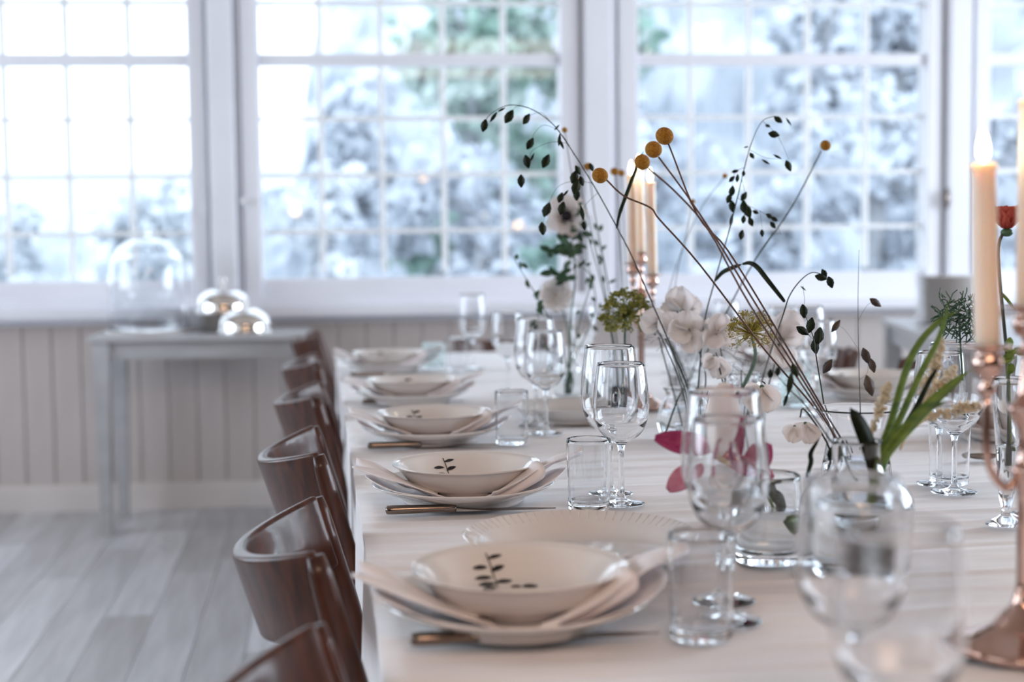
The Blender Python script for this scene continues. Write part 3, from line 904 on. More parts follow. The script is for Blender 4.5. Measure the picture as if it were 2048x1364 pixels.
plateK, bowlK, knifeK, forkK = Kind(make_plate()), Kind(make_bowl()), Kind(make_knife()), Kind(make_fork())
def setting(x, y, side, word, idx, knife=None):
    rz = TA + (0 if side == 'chair row' else PI)
    s = 'of the %s place setting %s' % (word, 'along the row of chair backs' if side == 'chair row' else 'beyond the flowers')
    plateK.put(T(x, y, SURF), rz, 'wide white under-plate ' + s, 'dinner plates')
    nk = make_napkin(idx); nk.location = T(x, y, SURF); nk.rotation_euler = (0, 0, rz)
    tag(nk, 'folded blush white napkin ' + s, None, 'folded napkins')
    bowlK.put(T(x + (.004 if side == 'chair row' else 0), y, SURF + .0135), rz + R_([0, 2, 8, -6, 4, 10, 200, 40][idx % 8]), 'soup bowl ' + s, 'soup bowls')
    if knife:
        kx, ky = Tinv(onz(knife[0], knife[1], SURF))
    else:
        kx, ky = x - .12, y - .175
    if side != 'chair row':
        kx, ky = x + .12, y + .175
    knifeK.put(T(kx, ky, SURF), rz + R_([0, -1, .5, 1, -1, .4, 0, 1][idx % 8]), 'steel knife with hollow handle ' + s, 'table knives')
    d = 1 if side == 'chair row' else -1
    forkK.put(T(x - d * .11, y + d * .165, SURF), rz, 'steel fork ' + s, 'table forks')
sets = [(1031, 1130, (820, 1292)), (927, 924, (771, 1029)), (863, 822, (735, 898)), (823, 757, (724, 809)), (775, 703, (672, 752))]
for k, (px, py, kn) in enumerate(sets):
    x, y = Tinv(onz(px, py, SURF + .0135 + .0455))
    print('setting', k, x, y)
    setting(x, y, 'chair row', ordw[k], k, kn if k < 4 else None)
for k, y in enumerate((2.62, 3.36, 4.05, 4.72)):
    setting(x1t - .20, y, 'far', ordw[k], 5 + k)

# serving plates between
def make_platter():
    t = thing('serving_plate', 'platter', 'plate')
    b = MB(); seg = 90
    prof = [(0, .003), (.075, .003), (.078, 0), (.083, 0), (.085, .005)] + smooth_prof([(.09, .0075), (.112, .019), (.1375, .0360)], 4) + [(.1392, .0375), (.1380, .0385)] + smooth_prof([(.118, .0270), (.104, .0155), (.085, .0095)], 4) + [(0, .0085)]
    b.lathe(prof, seg); b.build('dish', M['porcelain'], t, angle=60)
    b = MB()
    for i in range(72):
        a = 2 * PI * i / 72
        b.tube([(.122 * math.cos(a), .122 * math.sin(a), .0292), (.137 * math.cos(a), .137 * math.sin(a), .0379)], 0.0007, 4)
    b.build('fluting', M['porcelain'], t)
    return t
platK = Kind(make_platter())
x, y = Tinv(onz(1160, 1066, SURF + .038))
platK.put(T(x, y, SURF), TA, 'wide white fluted serving plate behind the nearest place setting', 'serving plates', 1.03)
x, y = Tinv(onz(1147, 808, SURF + .036))
platK.put(T(x, y, SURF), TA, 'white serving plate behind the middle pair of wine glasses', 'serving plates', .95)

# ---- glasses
foot = [(0, .0008), (.030, .0002), (.0345, .0002), (.0352, .0012), (.0345, .0022)] + smooth_prof([(.030, .0030), (.018, .0048), (.008, .0085), (.0052, .015)], 3)
stem_p = smooth_prof([(.0052, .015), (.0041, .030), (.0038, .060), (.0043, .080), (.0065, .090)], 3)
def wine_parts(sb, h, seg=56):
    """sb: bowl radius factor, h: total height"""
    z0 = .090
    H = h - z0
    o = [(.0065, 0), (.014, .045), (.029, .13), (.0385, .28), (.0420, .45), (.0410, .65), (.0380, .85), (.0355, 1.0)]
    outer = smooth_prof([(r * (sb if r > .01 else 1), z0 + q * H) for r, q in o], 4)
    rim = (outer[-1][0], h)
    inner = [(max(0, r - .0012), z + (.003 if z < z0 + .25 * H else 0)) for r, z in reversed(outer) if r > .0095]
    inner = [(rim[0] - .0006, h + .0005)] + inner + [(0, inner[-1][1] - .0012)]
    return outer + inner
def make_wine(sb, h, label):
    t = thing('wine_glass', label, 'glass')
    for nm, pr in (('foot', foot), ('stem', stem_p), ('bowl', wine_parts(sb, h))):
        b = MB(); b.lathe(pr, 56); b.build(nm, M['glass'], t)
    return t
wineA, wineB = Kind(make_wine(1.0, .212, '')), Kind(make_wine(1.08, .232, ''))
def make_tumbler(r0, r1, h, m, thick=.0016, base=.011):
    t = thing('tumbler', 'x', 'glass')
    outer = [(0, .0006), (r0 - .005, .0), (r0 - .0015, .0006)] + smooth_prof([(r0, .003), (r0 + (r1 - r0) * .15, h * .2), (r1, h * .8), (r1, h)], 3)
    inner = [(r1 - .0008, h + .0006)] + smooth_prof([(r1 - thick, h - .0002), (r1 - thick, h * .8), (r0 + (r1 - r0) * .15 - thick, h * .2), (r0 - .002, base + .003), (r0 - .007, base)], 3) + [(0, base - .001)]
    b = MB(); b.lathe(outer + inner, 56); b.build('cup', m, t)
    return t
tumK = Kind(make_tumbler(.0305, .0325, .104, M['glass']))
def at(px, py): return onz(px, py, SURF)
wg = [(wineA, 1243, 1008, 'clear wine glass standing in front of the taller one, beside the sharp tumbler', 0),
      (wineB, 1221, 988, 'taller wine glass overlapped by a smaller one, beside the sharp tumbler', 0),
      (wineA, 1092, 868, 'clear wine glass before the blurred serving plate, the smaller of its pair', 0),
      (wineB, 1072, 852, 'taller wine glass of the pair before the blurred serving plate', 0),
      (wineA, 1016, 786, 'blurred smaller wine glass beside the fourth napkin', 0),
      (wineB, 946, 738, 'tall blurred wine glass behind the teal patterned tumbler', 0),
      (wineA, 1456, 1243, 'smaller wine glass in front of the pink orchid', 0),
      (wineB, 1446, 1203, 'taller wine glass overlapping the pink orchid', 0),
      (wineA, 1700, 1497, 'very blurred wine glass close to the camera, beside the glass bottle', 0),
      (wineA, 1793, 1700, 'large very blurred wine glass at the lower edge, before the candelabrum foot', 0),
      (wineB, 1908, 985, 'wine glass with wide foot beside the candelabrum', 0),
      (wineA, 1878, 968, 'smaller wine glass half hidden behind the one beside the candelabrum', 0),
      (wineA, 1636, 830, 'wine glass behind the stems of the yellow button flowers', 0),
      (wineB, 1612, 806, 'tall wine glass in front of the chair beyond the flowers', 0),
      (wineA, 1165, 760, 'blurred wine glass beneath the white anemone', 0),
      (wineA, 1560, 770, 'blurred wine glass behind the golden umbel', 0),
      (wineB, 2075, 1030, 'tall wine glass half cut off beside the bud vase', 0),
      (wineA, 1452, 745, 'blurred wine glass behind the sweet peas', 0)]
for K, px, py, lab, _ in wg:
    K.put(at(px, py), TA, lab, 'wine glasses')
tg = [(1178, 1018, 'sharp clear straight tumbler beside the second napkin'), (1402, 1274, 'clear tumbler beside the nearest napkin'),
      (1024, 888, 'blurred clear tumbler beside the third napkin'), (916, 742, 'faint tumbler behind the teal patterned one'), (1898, 968, 'clear tumbler behind the wine glass with wide foot')]
for px, py, lab in tg:
    tumK.put(at(px, py), TA, lab, 'clear tumblers')
def teal_glass(px, py, lab):
    t = make_tumbler(.034, .036, .082, M['teal'])
    t.location = at(px, py); tag(t, lab, 'glass', 'teal patterned tumblers')
    b = MB(); r = random.Random(4)
    for row in range(6):
        for k in range(16):
            a = 2 * PI * (k + .5 * (row % 2)) / 16; z = .010 + row * .0125; rad = .0344 + .0016 * row / 5
            c = Vector((rad * math.cos(a), rad * math.sin(a), z)); tn = Vector((-math.sin(a), math.cos(a), 0)); u = Vector((0, 0, 1)); nn = Vector((math.cos(a), math.sin(a), 0)) * .0018
            b.add([c + tn * .0052, c + u * .0052, c - tn * .0052, c - u * .0052, c + nn], [(0, 1, 4), (1, 2, 4), (2, 3, 4), (3, 0, 4)])
    b.build('raised_pattern', M['teal'], t, False)
teal_glass(868, 738, 'pale teal patterned tumbler beside the farthest plates')
teal_glass(1590, 812, 'pale teal patterned tumbler behind the golden umbel')

# ---- vases
def make_vase(name, label, outer, thick, floor_t, loc, water=None, extra=None):
    """outer: profile from foot to rim; inner wall offset; water level as height"""
    t = thing(name, label, 'vase', loc, 0)
    o = smooth_prof(outer, 4)
    h = o[-1][1]
    inner = [(max(0.002, r - thick), z) for r, z in reversed(o) if z > floor_t]
    prof = [(0, .0006)] + [(o[0][0] - .004, 0)] + o + [(o[-1][0] - thick * .5, h + thick * .4)] + inner + [(0, floor_t - .0005)]
    b = MB(); b.lathe(prof, 64); b.build('body', M['glass'], t)
    if water:
        wp = [(0, floor_t - .0012)] + [(max(.002, r - thick + .0003), z) for r, z in o if floor_t < z <= water]
        wp += [(wp[-1][0], water), (0, water - .0004)]
        b = MB(); b.lathe(wp, 64); b.build('water', M['water'], t)
    return t
vB = at(1712, 1148)     # bottle vase with shoulders
make_vase('bottle_vase', 'round shouldered clear glass bottle holding green blades and cream plumes',
          [(.055, 0), (.062, .004), (.0655, .020), (.0665, .070), (.064, .092), (.052, .110), (.034, .121), (.029, .130), (.028, .145), (.030, .158)], .0024, .010, vB, .085)
vR = at(1712, 1040)     # flared rim vase behind
make_vase('flared_vase', 'wide rimmed clear glass vase holding the yellow button flowers',
          [(.036, 0), (.042, .004), (.048, .03), (.048, .07), (.042, .11), (.044, .135), (.052, .150), (.0605, .158)], .0022, .010, vR, .085)
vT = at(1536, 1120)
make_vase('tumbler_vase', 'short straight glass of water holding the orchid stem',
          [(.037, 0), (.0395, .003), (.040, .03), (.0395, .08), (.039, .106)], .0022, .010, vT, .060)
vC = at(1362, 876)
make_vase('round_vase', 'small round bodied clear glass vase beneath the sweet peas',
          [(.030, 0), (.040, .006), (.047, .030), (.046, .055), (.036, .074), (.030, .082), (.030, .092), (.036, .100)], .002, .008, vC, .055)
vD = at(1490, 876)
make_vase('jar_vase', 'clear glass jar holding the golden umbel stem',
          [(.030, 0), (.036, .005), (.040, .03), (.040, .085), (.033, .105), (.030, .115), (.033, .130)], .002, .008, vD, .06)
vE = at(1370, 815)
make_vase('tall_vase', 'tall tapered clear glass vase behind the round one, full of dark fine stems',
          [(.032, 0), (.035, .004), (.038, .06), (.045, .13), (.048, .150)], .002, .010, vE, .09)
vF = at(1136, 800)
make_vase('bottle_vase', 'slim clear glass bottle beneath the white anemone',
          [(.028, 0), (.034, .005), (.036, .05), (.034, .08), (.022, .10), (.018, .12), (.021, .135)], .002, .008, vF, .07)
vG = at(2012, 1050)
bud = make_vase('bud_vase', 'tall footed glass bud vase holding the coral red flower',
          [(.026, 0), (.027, .0015), (.020, .006), (.008, .014), (.0065, .024), (.010, .040), (.013, .075), (.016, .12), (.020, .165), (.023, .203)], .0018, .040, vG, .11)
vH = at(1242, 846)
make_vase('bottle_vase', 'blurred clear glass bottle beneath the olive green umbel',
          [(.030, 0), (.036, .005), (.040, .05), (.040, .11), (.030, .135), (.026, .15), (.029, .165)], .002, .008, vH, .08)

# ================================================================== CANDELABRA
def flame_and_candle(p, top, r=.0112, name='candle', label='', group='candles', tilt=(0, 0)):
    """candle standing at p up to height top"""
    t = thing(name, label, 'candle', p, 0, group)
    t.rotation_euler = (tilt[0], tilt[1], 0)
    L = top - p.z
    b = MB(); b.lathe([(0, 0), (r * 1.02, 0)] + smooth_prof([(r * 1.02, .002), (r, L * .5), (r * .93, L - .012), (r * 1.02, L - .006), (r * 1.0, L)], 4) + [(r * .8, L + .0008), (r * .5, L - .003), (0, L - .003)], 28)
    wx = b.build('wax', M['wax'], t)
    b = MB(); b.tube([(0, 0, L - .003), (.0005, 0, L + .005)], .0007, 6); b.build('wick', M['wick'], wx)
    b = MB(); b.lathe(smooth_prof([(0, L + .001), (.0045, L + .006), (.0056, L + .013), (.004, L + .023), (.0015, L + .031), (0, L + .034)], 4), 16)
    b.build('flame', M['flame'], t)
    return t
def cup_prof(z):
    return [(0.004, z - .050), (.006, z - .046), (.010, z - .042), (.005, z - .036), (.0055, z - .030), (.012, z - .026), (.0145, z - .018), (.013, z - .010), (.009, z - .006), (.017, z - .003), (.0225, z - .0015), (.023, z), (.015, z + .0008), (.0128, z + .001), (.0125, z - .004), (0, z - .004)]
def candelabrum(loc, h_mid, h_arm, arms, label, lean=0):
    t = thing('candelabrum', label, 'candlestick', loc, 0, 'copper toned candelabra')
    b = MB()
    b.lathe(smooth_prof([(0.03, 0), (.060, .0), (.0635, .003), (.062, .008), (.050, .013), (.044, .016), (.030, .024), (.022, .034), (.012, .045), (.0085, .058)], 4) + [(0, .058)], 48)
    b.build('base', M['copper'], t)
    b = MB()
    z1 = h_mid - .05
    b.lathe(smooth_prof([(.0085, .056), (.007, .07), (.0075, .12), (.0078, z1 - .13), (.011, z1 - .115), (.013, z1 - .105), (.008, z1 - .095), (.0075, z1 - .07), (.016, z1 - .052), (.018, z1 - .045), (.009, z1 - .035), (.006, z1 - .01), (.005, z1)], 4), 28)
    b.build('column', M['copper'], t)
    b = MB(); b.lathe(cup_prof(h_mid), 28); b.build('candle_cup', M['copper'], t)
    for k, (ang, rad) in enumerate(arms):
        d = Vector((math.cos(ang), math.sin(ang), 0))
        ha = h_arm[k]
        pts = [d * .006 + Vector((0, 0, z1 - .11)), d * (rad * .5) + Vector((0, 0, z1 - .122)), d * (rad * .95) + Vector((0, 0, min(z1 - .095, ha - .075))), d * rad + Vector((0, 0, ha - .048))]
        b = MB(); b.tube(cr(pts, 6), .0042, 10); a = b.build('arm', M['copper'], t)
        b = MB(); b.lathe(cup_prof(ha), 28, (d.x * rad, d.y * rad, 0)); b.build('candle_cup', M['copper'], t)
    return t
def offs(v, depth):      # picture-plane offset v plus a push away from the viewer
    q = Vector((v.x, v.y, 0)) + Vector((-CZ.x, -CZ.y, 0)).normalized() * depth
    return q, (math.atan2(q.y, q.x), q.length)
# near one at the photograph's edge
p = onz(2046, 1300, SURF)
Zn = (p - CAM).dot(-CZ)
HF = Vector((-CZ.x, -CZ.y, 0)).normalized()
def PD(px, py, base):             # point on the pixel's ray at the same ground distance as base
    d = ray(px, py); return CAM + d * (base.dot(HF) / d.dot(HF))
def across(px, py, base, Z):       # horizontal offset from the column axis at that height
    q = PD(px, py, base); return Vector((q.x - base.x, q.y - base.y, 0))
def flatten(v):
    return CX * v.dot(CX)
hm = PD(2046, 612, p).z - SURF; ha = PD(1975, 690, p).z - SURF
q1, a1 = offs(flatten(across(1972, 690, p, Zn)), -.004)
q2, a2 = offs(Vector((.03, 0, 0)), .045)
candelabrum(p, hm, [ha, ha - .01], [a1, a2], 'copper toned candelabrum with round polished foot at the edge of the table view')
flame_and_candle(p + Vector((0, 0, hm - .004)), PD(2052, 200, p).z, .0112, label='tall ivory candle burning at the centre of the near candelabrum')
flame_and_candle(p + q1 + Vector((0, 0, ha - .004)), PD(1962, 328, p).z, .0118, label='thick ivory candle burning on the arm of the near candelabrum', tilt=(0, R_(-2.0)))
flame_and_candle(p + q2 + Vector((0, 0, ha - .014)), PD(1962, 300, p).z, .0112, label='ivory candle burning on the hidden arm of the near candelabrum')
# far one
p = onz(1283, 815, SURF)
Zf = (p - CAM).dot(-CZ)
h1 = PD(1280, 505, p).z - SURF
hA = PD(1298, 548, p).z - SURF; hB = PD(1262, 525, p).z - SURF
q1, a1 = offs(flatten(across(1301, 548, p, Zf)), -.045)
q2, a2 = offs(flatten(across(1263, 525, p, Zf)), -.035)
candelabrum(p, h1, [hA, hB], [a1, a2], 'blurred copper toned candelabrum behind the button flowers')
flame_and_candle(p + Vector((0, 0, h1 - .004)), PD(1275, 338, p).z, label='tallest ivory candle burning at the centre of the far candelabrum', tilt=(0, R_(-1.2)))
flame_and_candle(p + q1 + Vector((0, 0, hA - .004)), PD(1294, 366, p).z, .0125, label='ivory candle burning right of the far candelabrum centre', tilt=(0, R_(-1.2)))
flame_and_candle(p + q2 + Vector((0, 0, hB - .004)), PD(1258, 352, p).z, label='ivory candle burning left of the far candelabrum centre', tilt=(0, R_(-.8)))

# ================================================================== FLOWERS
rf = random.Random(11)
def pth(pts, n=5):
    """[(px,py,Z)] -> smooth world path"""
    return [Vector(q) for q in cr([tuple(P(*p)) for p in pts], n)]
def frame(angle, roll=0.0, pitch=0.0):
    """rotation whose local x runs at `angle` degrees in the picture plane; roll about it, pitch out of it"""
    a = R_(angle)
    X = CX * math.cos(a) + CYv * math.sin(a)
    Zv = CZ.copy(); Y = Zv.cross(X)
    m = Matrix((X, Y, Zv)).transposed()
    return m @ Matrix.Rotation(pitch, 3, 'Y') @ Matrix.Rotation(roll, 3, 'X')
def spikelet_mesh(b, c, ang, L, W, roll, pitch=0, thick=.28):
    """flat seed head: lens outline with ridged thickness"""
    m = frame(ang, roll, pitch); n = 8; vs = []
    for i in range(n + 1):
        u = i / n; w_ = W * math.sin(PI * min(1, u * .96 + .02)) ** .85 * (1 - .18 * u)
        if i % 2 and 1 < i < n: w_ *= 1.10
        for (y, z) in ((-w_, 0), (0, thick * w_), (w_, 0), (0, -thick * w_)):
            vs.append(Vector(c) + m @ Vector(((u - .5) * L, y, z)))
    fs = [(4 * i + k, 4 * i + (k + 1) % 4, 4 * i + 4 + (k + 1) % 4, 4 * i + 4 + k) for i in range(n) for k in range(4)]
    b.add(vs, fs + [(3, 2, 1, 0), (4 * n, 4 * n + 1, 4 * n + 2, 4 * n + 3)])
def blade(pts, W, name, m, parent, tw=0.3):
    """long leaf along world path"""
    n = len(pts); b = MB(); vs = []
    for i, p in enumerate(pts):
        t = (pts[min(i + 1, n - 1)] - pts[max(0, i - 1)]).normalized()
        s = t.cross(CZ).normalized(); s = Matrix.Rotation(tw * math.sin(i / n * 3), 3, t) @ s
        u = i / (n - 1); w_ = W * (math.sin(PI * (u * .86 + .10)) ** .7)
        if u > .9: w_ *= max(.08, (1 - u) / .1)
        nn = t.cross(s) * w_ * .35
        vs += [p - s * w_, p + nn * .5, p + s * w_, p - nn * .3]
    fs = [(4 * i + k, 4 * i + (k + 1) % 4, 4 * i + 4 + (k + 1) % 4, 4 * i + 4 + k) for i in range(n - 1) for k in range(4)]
    b.add(vs, fs); return b.build(name, m, parent)
def plant(name, label, cat, pts, group=None):
    p = P(*pts); return thing(name, label, cat, (0, 0, 0), 0, group), p
def stem(parent, pts, r0, r1, m, name='stem', n=5, seg=7):
    q = pth(pts, n); b = MB(); b.tube(q, [r0 + (r1 - r0) * i / (len(q) - 1) for i in range(len(q))], seg); return b.build(name, m, parent)
def root_at(t, p):
    """put the thing's origin at p while its parts, made in world space, stay where they are"""
    t.location = p
    for ch in t.children: ch.location = ch.location - Vector(p)
GS = 'flowers standing in the vases'

# ---- yellow button flowers
Zv = (vR - CAM).dot(-CZ)
def button(px, py, r, path, lab, m=M['stembrown'], sr=.00125, Z=None):
    Z = Z or path[-1][2]
    t = thing('button_flower', lab, 'flower', (0, 0, 0), 0, 'yellow button flowers')
    c = P(px, py, path[-1][2])
    b = MB(); b.ball((0, 0, 0), r * path[-1][2] / F, 22, 14, (1, 1, .93))
    o = b.build('flower_head', M['yellow'], t); o.location = c
    o.rotation_euler = (rf.random(), rf.random(), 0)
    stem(t, path, sr * 1.15, sr, m)
    root_at(t, P(*path[0]))
ZA = Zv
button(1329, 272, 18.5, [(1700, 905, ZA), (1645, 815, ZA - .01), (1545, 645, ZA), (1455, 500, ZA), (1395, 430, ZA), (1337, 288, ZA)], 'topmost large yellow button flower with reddish stem')
button(1307, 299, 17.5, [(1688, 905, ZA - .015), (1640, 815, ZA - .03), (1520, 622, ZA - .05), (1440, 490, ZA - .05), (1372, 388, ZA - .05), (1317, 314, ZA - .06)], 'large yellow button flower just beneath the topmost one')
button(1284, 324, 16.5, [(1694, 912, ZA), (1632, 812, ZA - .06), (1500, 610, ZA - .10), (1418, 462, ZA - .1), (1355, 388, ZA - .1), (1296, 336, ZA - .1)], 'yellow button flower in front of the far candles')
button(1200, 351, 16.5, [(1690, 925, ZA + .01), (1640, 830, ZA + .03), (1530, 700, ZA + .03), (1400, 530, ZA), (1320, 440, ZA - .02), (1300, 415, ZA - .02), (1248, 392, ZA - .02), (1213, 360, ZA - .02)], 'single yellow button flower with a bent stem left of the far candles')
button(1651, 291, 11, [(1400, 735, 2.75), (1440, 650, 2.75), (1510, 520, 2.72), (1580, 420, 2.7), (1643, 302, 2.7)], 'small yellow button flower alone on a straight stem before the window', M['stemdark'], .0013)
button(1229, 343, 8.5, [(1244, 836, 3.12), (1252, 720, 3.1), (1245, 560, 3.1), (1236, 420, 3.1), (1230, 350, 3.1)], 'small blurred yellow button flower left of the candle flames', M['stemdark'], .0010)
button(1243, 346, 7, [(1248, 836, 3.12), (1258, 720, 3.2), (1252, 560, 3.25), (1247, 420, 3.2), (1244, 352, 3.2)], 'smallest blurred yellow button flower touching the candle flame', M['stemdark'], .0010)
button(1176, 333, 8, [(1240, 836, 3.12), (1238, 720, 3.05), (1215, 560, 3.0), (1190, 430, 3.0), (1178, 340, 3.0)], 'small yellow button flower behind a seed head of the arching grass', M['stemdark'], .0010)
button(1158, 363, 8, [(1236, 836, 3.12), (1234, 730, 3.05), (1208, 580, 2.95), (1180, 450, 2.95), (1160, 370, 2.95)], 'small yellow button flower among the hanging grass seeds', M['stemdark'], .0010)
button(1129, 260, 6, [(1238, 834, 3.13), (1230, 720, 3.0), (1200, 560, 2.9), (1150, 380, 2.9), (1130, 264, 2.9)], 'tiny yellow button flower beside the top of the arching grass', M['stemdark'], .0008)
button(1385, 403, 5.5, [(1366, 806, 3.27), (1345, 650, 3.1), (1352, 560, 3.0), (1372, 470, 3.0), (1384, 408, 3.0)], 'tiny yellow button flower between the reddish stems', M['stemdark'], .0007)
button(1450, 352, 5.5, [(1372, 806, 3.27), (1335, 640, 3.15), (1350, 540, 3.1), (1400, 420, 3.1), (1448, 356, 3.1)], 'tiny yellow button flower left of the dark seed heads', M['stemdark'], .0007)

# ---- arching grasses
def zoomlist(lst, ox, oy, s): return [(ox + a / s, oy + b_ / s, L / s, ang, thin) for a, b_, L, ang, thin in lst]
def grass_blade(t, pts, W):
    o = blade(pth(pts), W, 'leaf_blade', M['darkleaf'], t); o.location = -t.location
def grass(label, Z, main, side, spk, m=M['darkleaf'], W=.30, r=.0011):
    t = thing('sea_oat_grass', label, 'grass stem', (0, 0, 0), 0, 'seed head grasses')
    stem(t, [(a, b_, Z + dz) for a, b_, dz in main], r * 1.35, r * .45, M['stemdark'])
    for s in side:
        stem(t, [(a, b_, Z) for a, b_ in s], r * .35, r * .25, M['stemdark'], 'side_stem', 4, 5)
    for px, py, L, ang, thin in spk:
        z = Z + rf.uniform(-.03, .03); c = P(px, py, z); Lm = L * z / F
        b = MB(); spikelet_mesh(b, c, ang, Lm, Lm * (W if not thin else .14), rf.uniform(-.5, .5), rf.uniform(-.3, .3))
        b.build('seed_head', m, t)
    root_at(t, P(main[0][0], main[0][1], Z + main[0][2]))
    return t
A = zoomlist([(85, 210, 80, 75, 0), (140, 160, 78, 55, 1), (187, 117, 50, 28, 1), (232, 157, 92, 58, 0), (335, 172, 78, 58, 0), (515, 222, 45, 45, 1), (530, 295, 80, 85, 1), (542, 320, 70, -65, 1), (357, 318, 80, 60, 0), (338, 425, 85, -75, 0),
              (368, 400, 60, 65, 1), (450, 422, 90, 65, 0), (303, 540, 80, -88, 0), (720, 458, 58, -70, 0), (640, 475, 65, -60, 0), (618, 515, 85, 70, 0), (628, 575, 95, 75, 0), (632, 620, 75, 90, 0), (662, 540, 65, -70, 0),
              (537, 638, 70, 70, 0), (567, 612, 55, 50, 1), (455, 710, 100, 70, 0), (545, 700, 85, 75, 0), (430, 822, 85, -85, 0), (665, 730, 95, -80, 1), (677, 805, 55, -80, 0)], 940, 180, 2.965)
gA = grass('tall arching grass with hanging dark seed heads before the window with the white anemone', 2.45,
      [(1385, 800, .02), (1345, 700, 0), (1303, 603, 0), (1265, 515, 0), (1234, 455, 0), (1188, 372, 0), (1130, 280, 0), (1100, 243, 0), (1060, 217, 0), (1020, 210, 0), (990, 222, 0), (972, 238, 0)],
      [[(1134, 286), (1105, 284), (1080, 292), (1062, 305), (1058, 330)], [(1120, 262), (1090, 250), (1072, 262), (1060, 285)], [(1184, 366), (1150, 362), (1118, 372), (1100, 400), (1090, 425)], [(1100, 243), (1082, 225), (1055, 232)],
       [(1148, 310), (1138, 290), (1125, 270)], [(1196, 385), (1180, 400), (1165, 420), (1164, 450)], [(1175, 345), (1168, 330), (1162, 340)], [(1060, 217), (1035, 212), (1022, 225)], [(1100, 400), (1088, 440), (1084, 460)]], A)
grass_blade(gA, [(1233, 457, 2.45), (1240, 425, 2.42), (1258, 375, 2.4), (1272, 338, 2.4), (1288, 300, 2.4)], .0034)
Bl = zoomlist([(795, 122, 65, -35, 0), (860, 135, 60, -60, 1), (730, 160, 34, -20, 0), (768, 213, 78, -8, 0), (597, 292, 35, 10, 1), (632, 345, 48, -60, 0), (790, 352, 60, -30, 1), (718, 383, 65, -28, 1), (858, 408, 78, -70, 0), (528, 442, 45, 15, 0),
               (508, 490, 52, 45, 0), (542, 485, 52, 85, 0), (580, 455, 38, 90, 0), (508, 565, 70, 80, 0), (490, 610, 65, 70, 0), (510, 660, 80, -80, 0), (582, 598, 65, 60, 0), (580, 660, 85, 90, 0), (605, 690, 95, -70, 0), (580, 740, 55, 80, 0),
               (625, 755, 65, -70, 0), (568, 835, 70, 75, 0), (655, 695, 45, -25, 0), (740, 720, 52, -30, 0), (770, 738, 52, -30, 0), (762, 775, 54, -50, 0), (695, 825, 50, -85, 0), (505, 745, 85, 80, 1)], 1300, 200, 3.1)
gB = grass('upright grass with small dark seed heads before the window with the single yellow button', 2.5,
      [(1395, 790, .02), (1408, 650, 0), (1430, 560, 0), (1460, 455, 0), (1475, 395, 0), (1489, 335, 0), (1505, 280, 0), (1525, 242, 0), (1550, 232, 0)],
      [[(1475, 395), (1495, 410), (1530, 428), (1552, 445), (1562, 470)], [(1489, 335), (1470, 345), (1462, 380)], [(1484, 360), (1490, 390), (1488, 440)], [(1525, 242), (1545, 260), (1560, 280), (1578, 320)], [(1520, 420), (1524, 455)], [(1500, 300), (1530, 315), (1555, 318)]], Bl)
grass_blade(gB, [(1430, 562, 2.50), (1445, 545, 2.46), (1465, 535, 2.42), (1485, 528, 2.40)], .0042)
grass_blade(gB, [(1485, 528, 2.40), (1500, 526, 2.38), (1515, 535, 2.36), (1535, 560, 2.34), (1565, 598, 2.33), (1570, 605, 2.33)], .0042)
for lab, pts, W in (
                    ('broad dark leaf inside the glass bottle neck', [(1752, 960, 1.68), (1740, 900, 1.67), (1720, 850, 1.66), (1700, 815, 1.66)], .0105),
                    ('dark wavy leaf beside the glass bottle', [(1612, 955, 1.75), (1622, 925, 1.75), (1622, 905, 1.75), (1640, 875, 1.75)], .0035),
                    ('dark leaf hanging into the short glass of water', [(1572, 1040, 1.80), (1560, 1000, 1.79), (1545, 985, 1.79), (1540, 950, 1.78)], .0085)):
    t = thing('leaf_blade', lab, 'leaf', (0, 0, 0)); blade(pth(pts), W, 'blade', M['darkleaf'], t); root_at(t, P(*pts[0]))
Cl = zoomlist([(1080, 1075, 62, -60, 0), (1060, 1100, 80, -15, 0), (1118, 1130, 80, -75, 0), (950, 1168, 45, -40, 1), (952, 1310, 92, -80, 0)], 1300, 200, 3.1)
grass('slender dark leaved sprig arching behind the reddish stems', 2.3, [(1494, 874, .58), (1530, 740, .3), (1566, 630, 0), (1580, 590, 0), (1602, 560, 0), (1625, 545, 0), (1650, 552, 0), (1660, 562, 0)], [[(1606, 572), (1609, 600), (1607, 615)]], Cl)
Dl = zoomlist([(1015, 195, 85, -85, 0), (1058, 280, 100, 80, 0), (1008, 315, 92, -35, 0), (1085, 415, 92, -80, 0), (1110, 345, 110, 80, 0)], 1280, 560, 3.1)
grass('dark leaved sprig before the wine glass beyond the flowers', 2.15, [(1694, 990, -.09), (1665, 905, -.06), (1640, 760, 0), (1632, 710, 0), (1628, 680, 0), (1618, 650, 0), (1606, 620, 0)], [[(1632, 710), (1640, 680), (1640, 650)], [(1628, 680), (1612, 665), (1600, 655)]], Dl)
El = zoomlist([(1460, 140, 92, -33, 0), (1215, 285, 92, 55, 0), (1163, 535, 105, 60, 0), (1400, 470, 110, -68, 0), (1440, 530, 95, -75, 0), (1422, 655, 135, -76, 0)], 1280, 560, 3.1)
grass('thin stem with brown dried leaves rising above the flared vase', 1.95, [(1722, 900, 0), (1720, 800, 0), (1717, 700, 0), (1716, 600, 0), (1718, 500, 0)], [[(1717, 640), (1735, 610), (1750, 605)], [(1718, 700), (1690, 660), (1672, 650)], [(1719, 760), (1735, 745), (1735, 720)]], El, M['brownleaf'], .26, .0006)
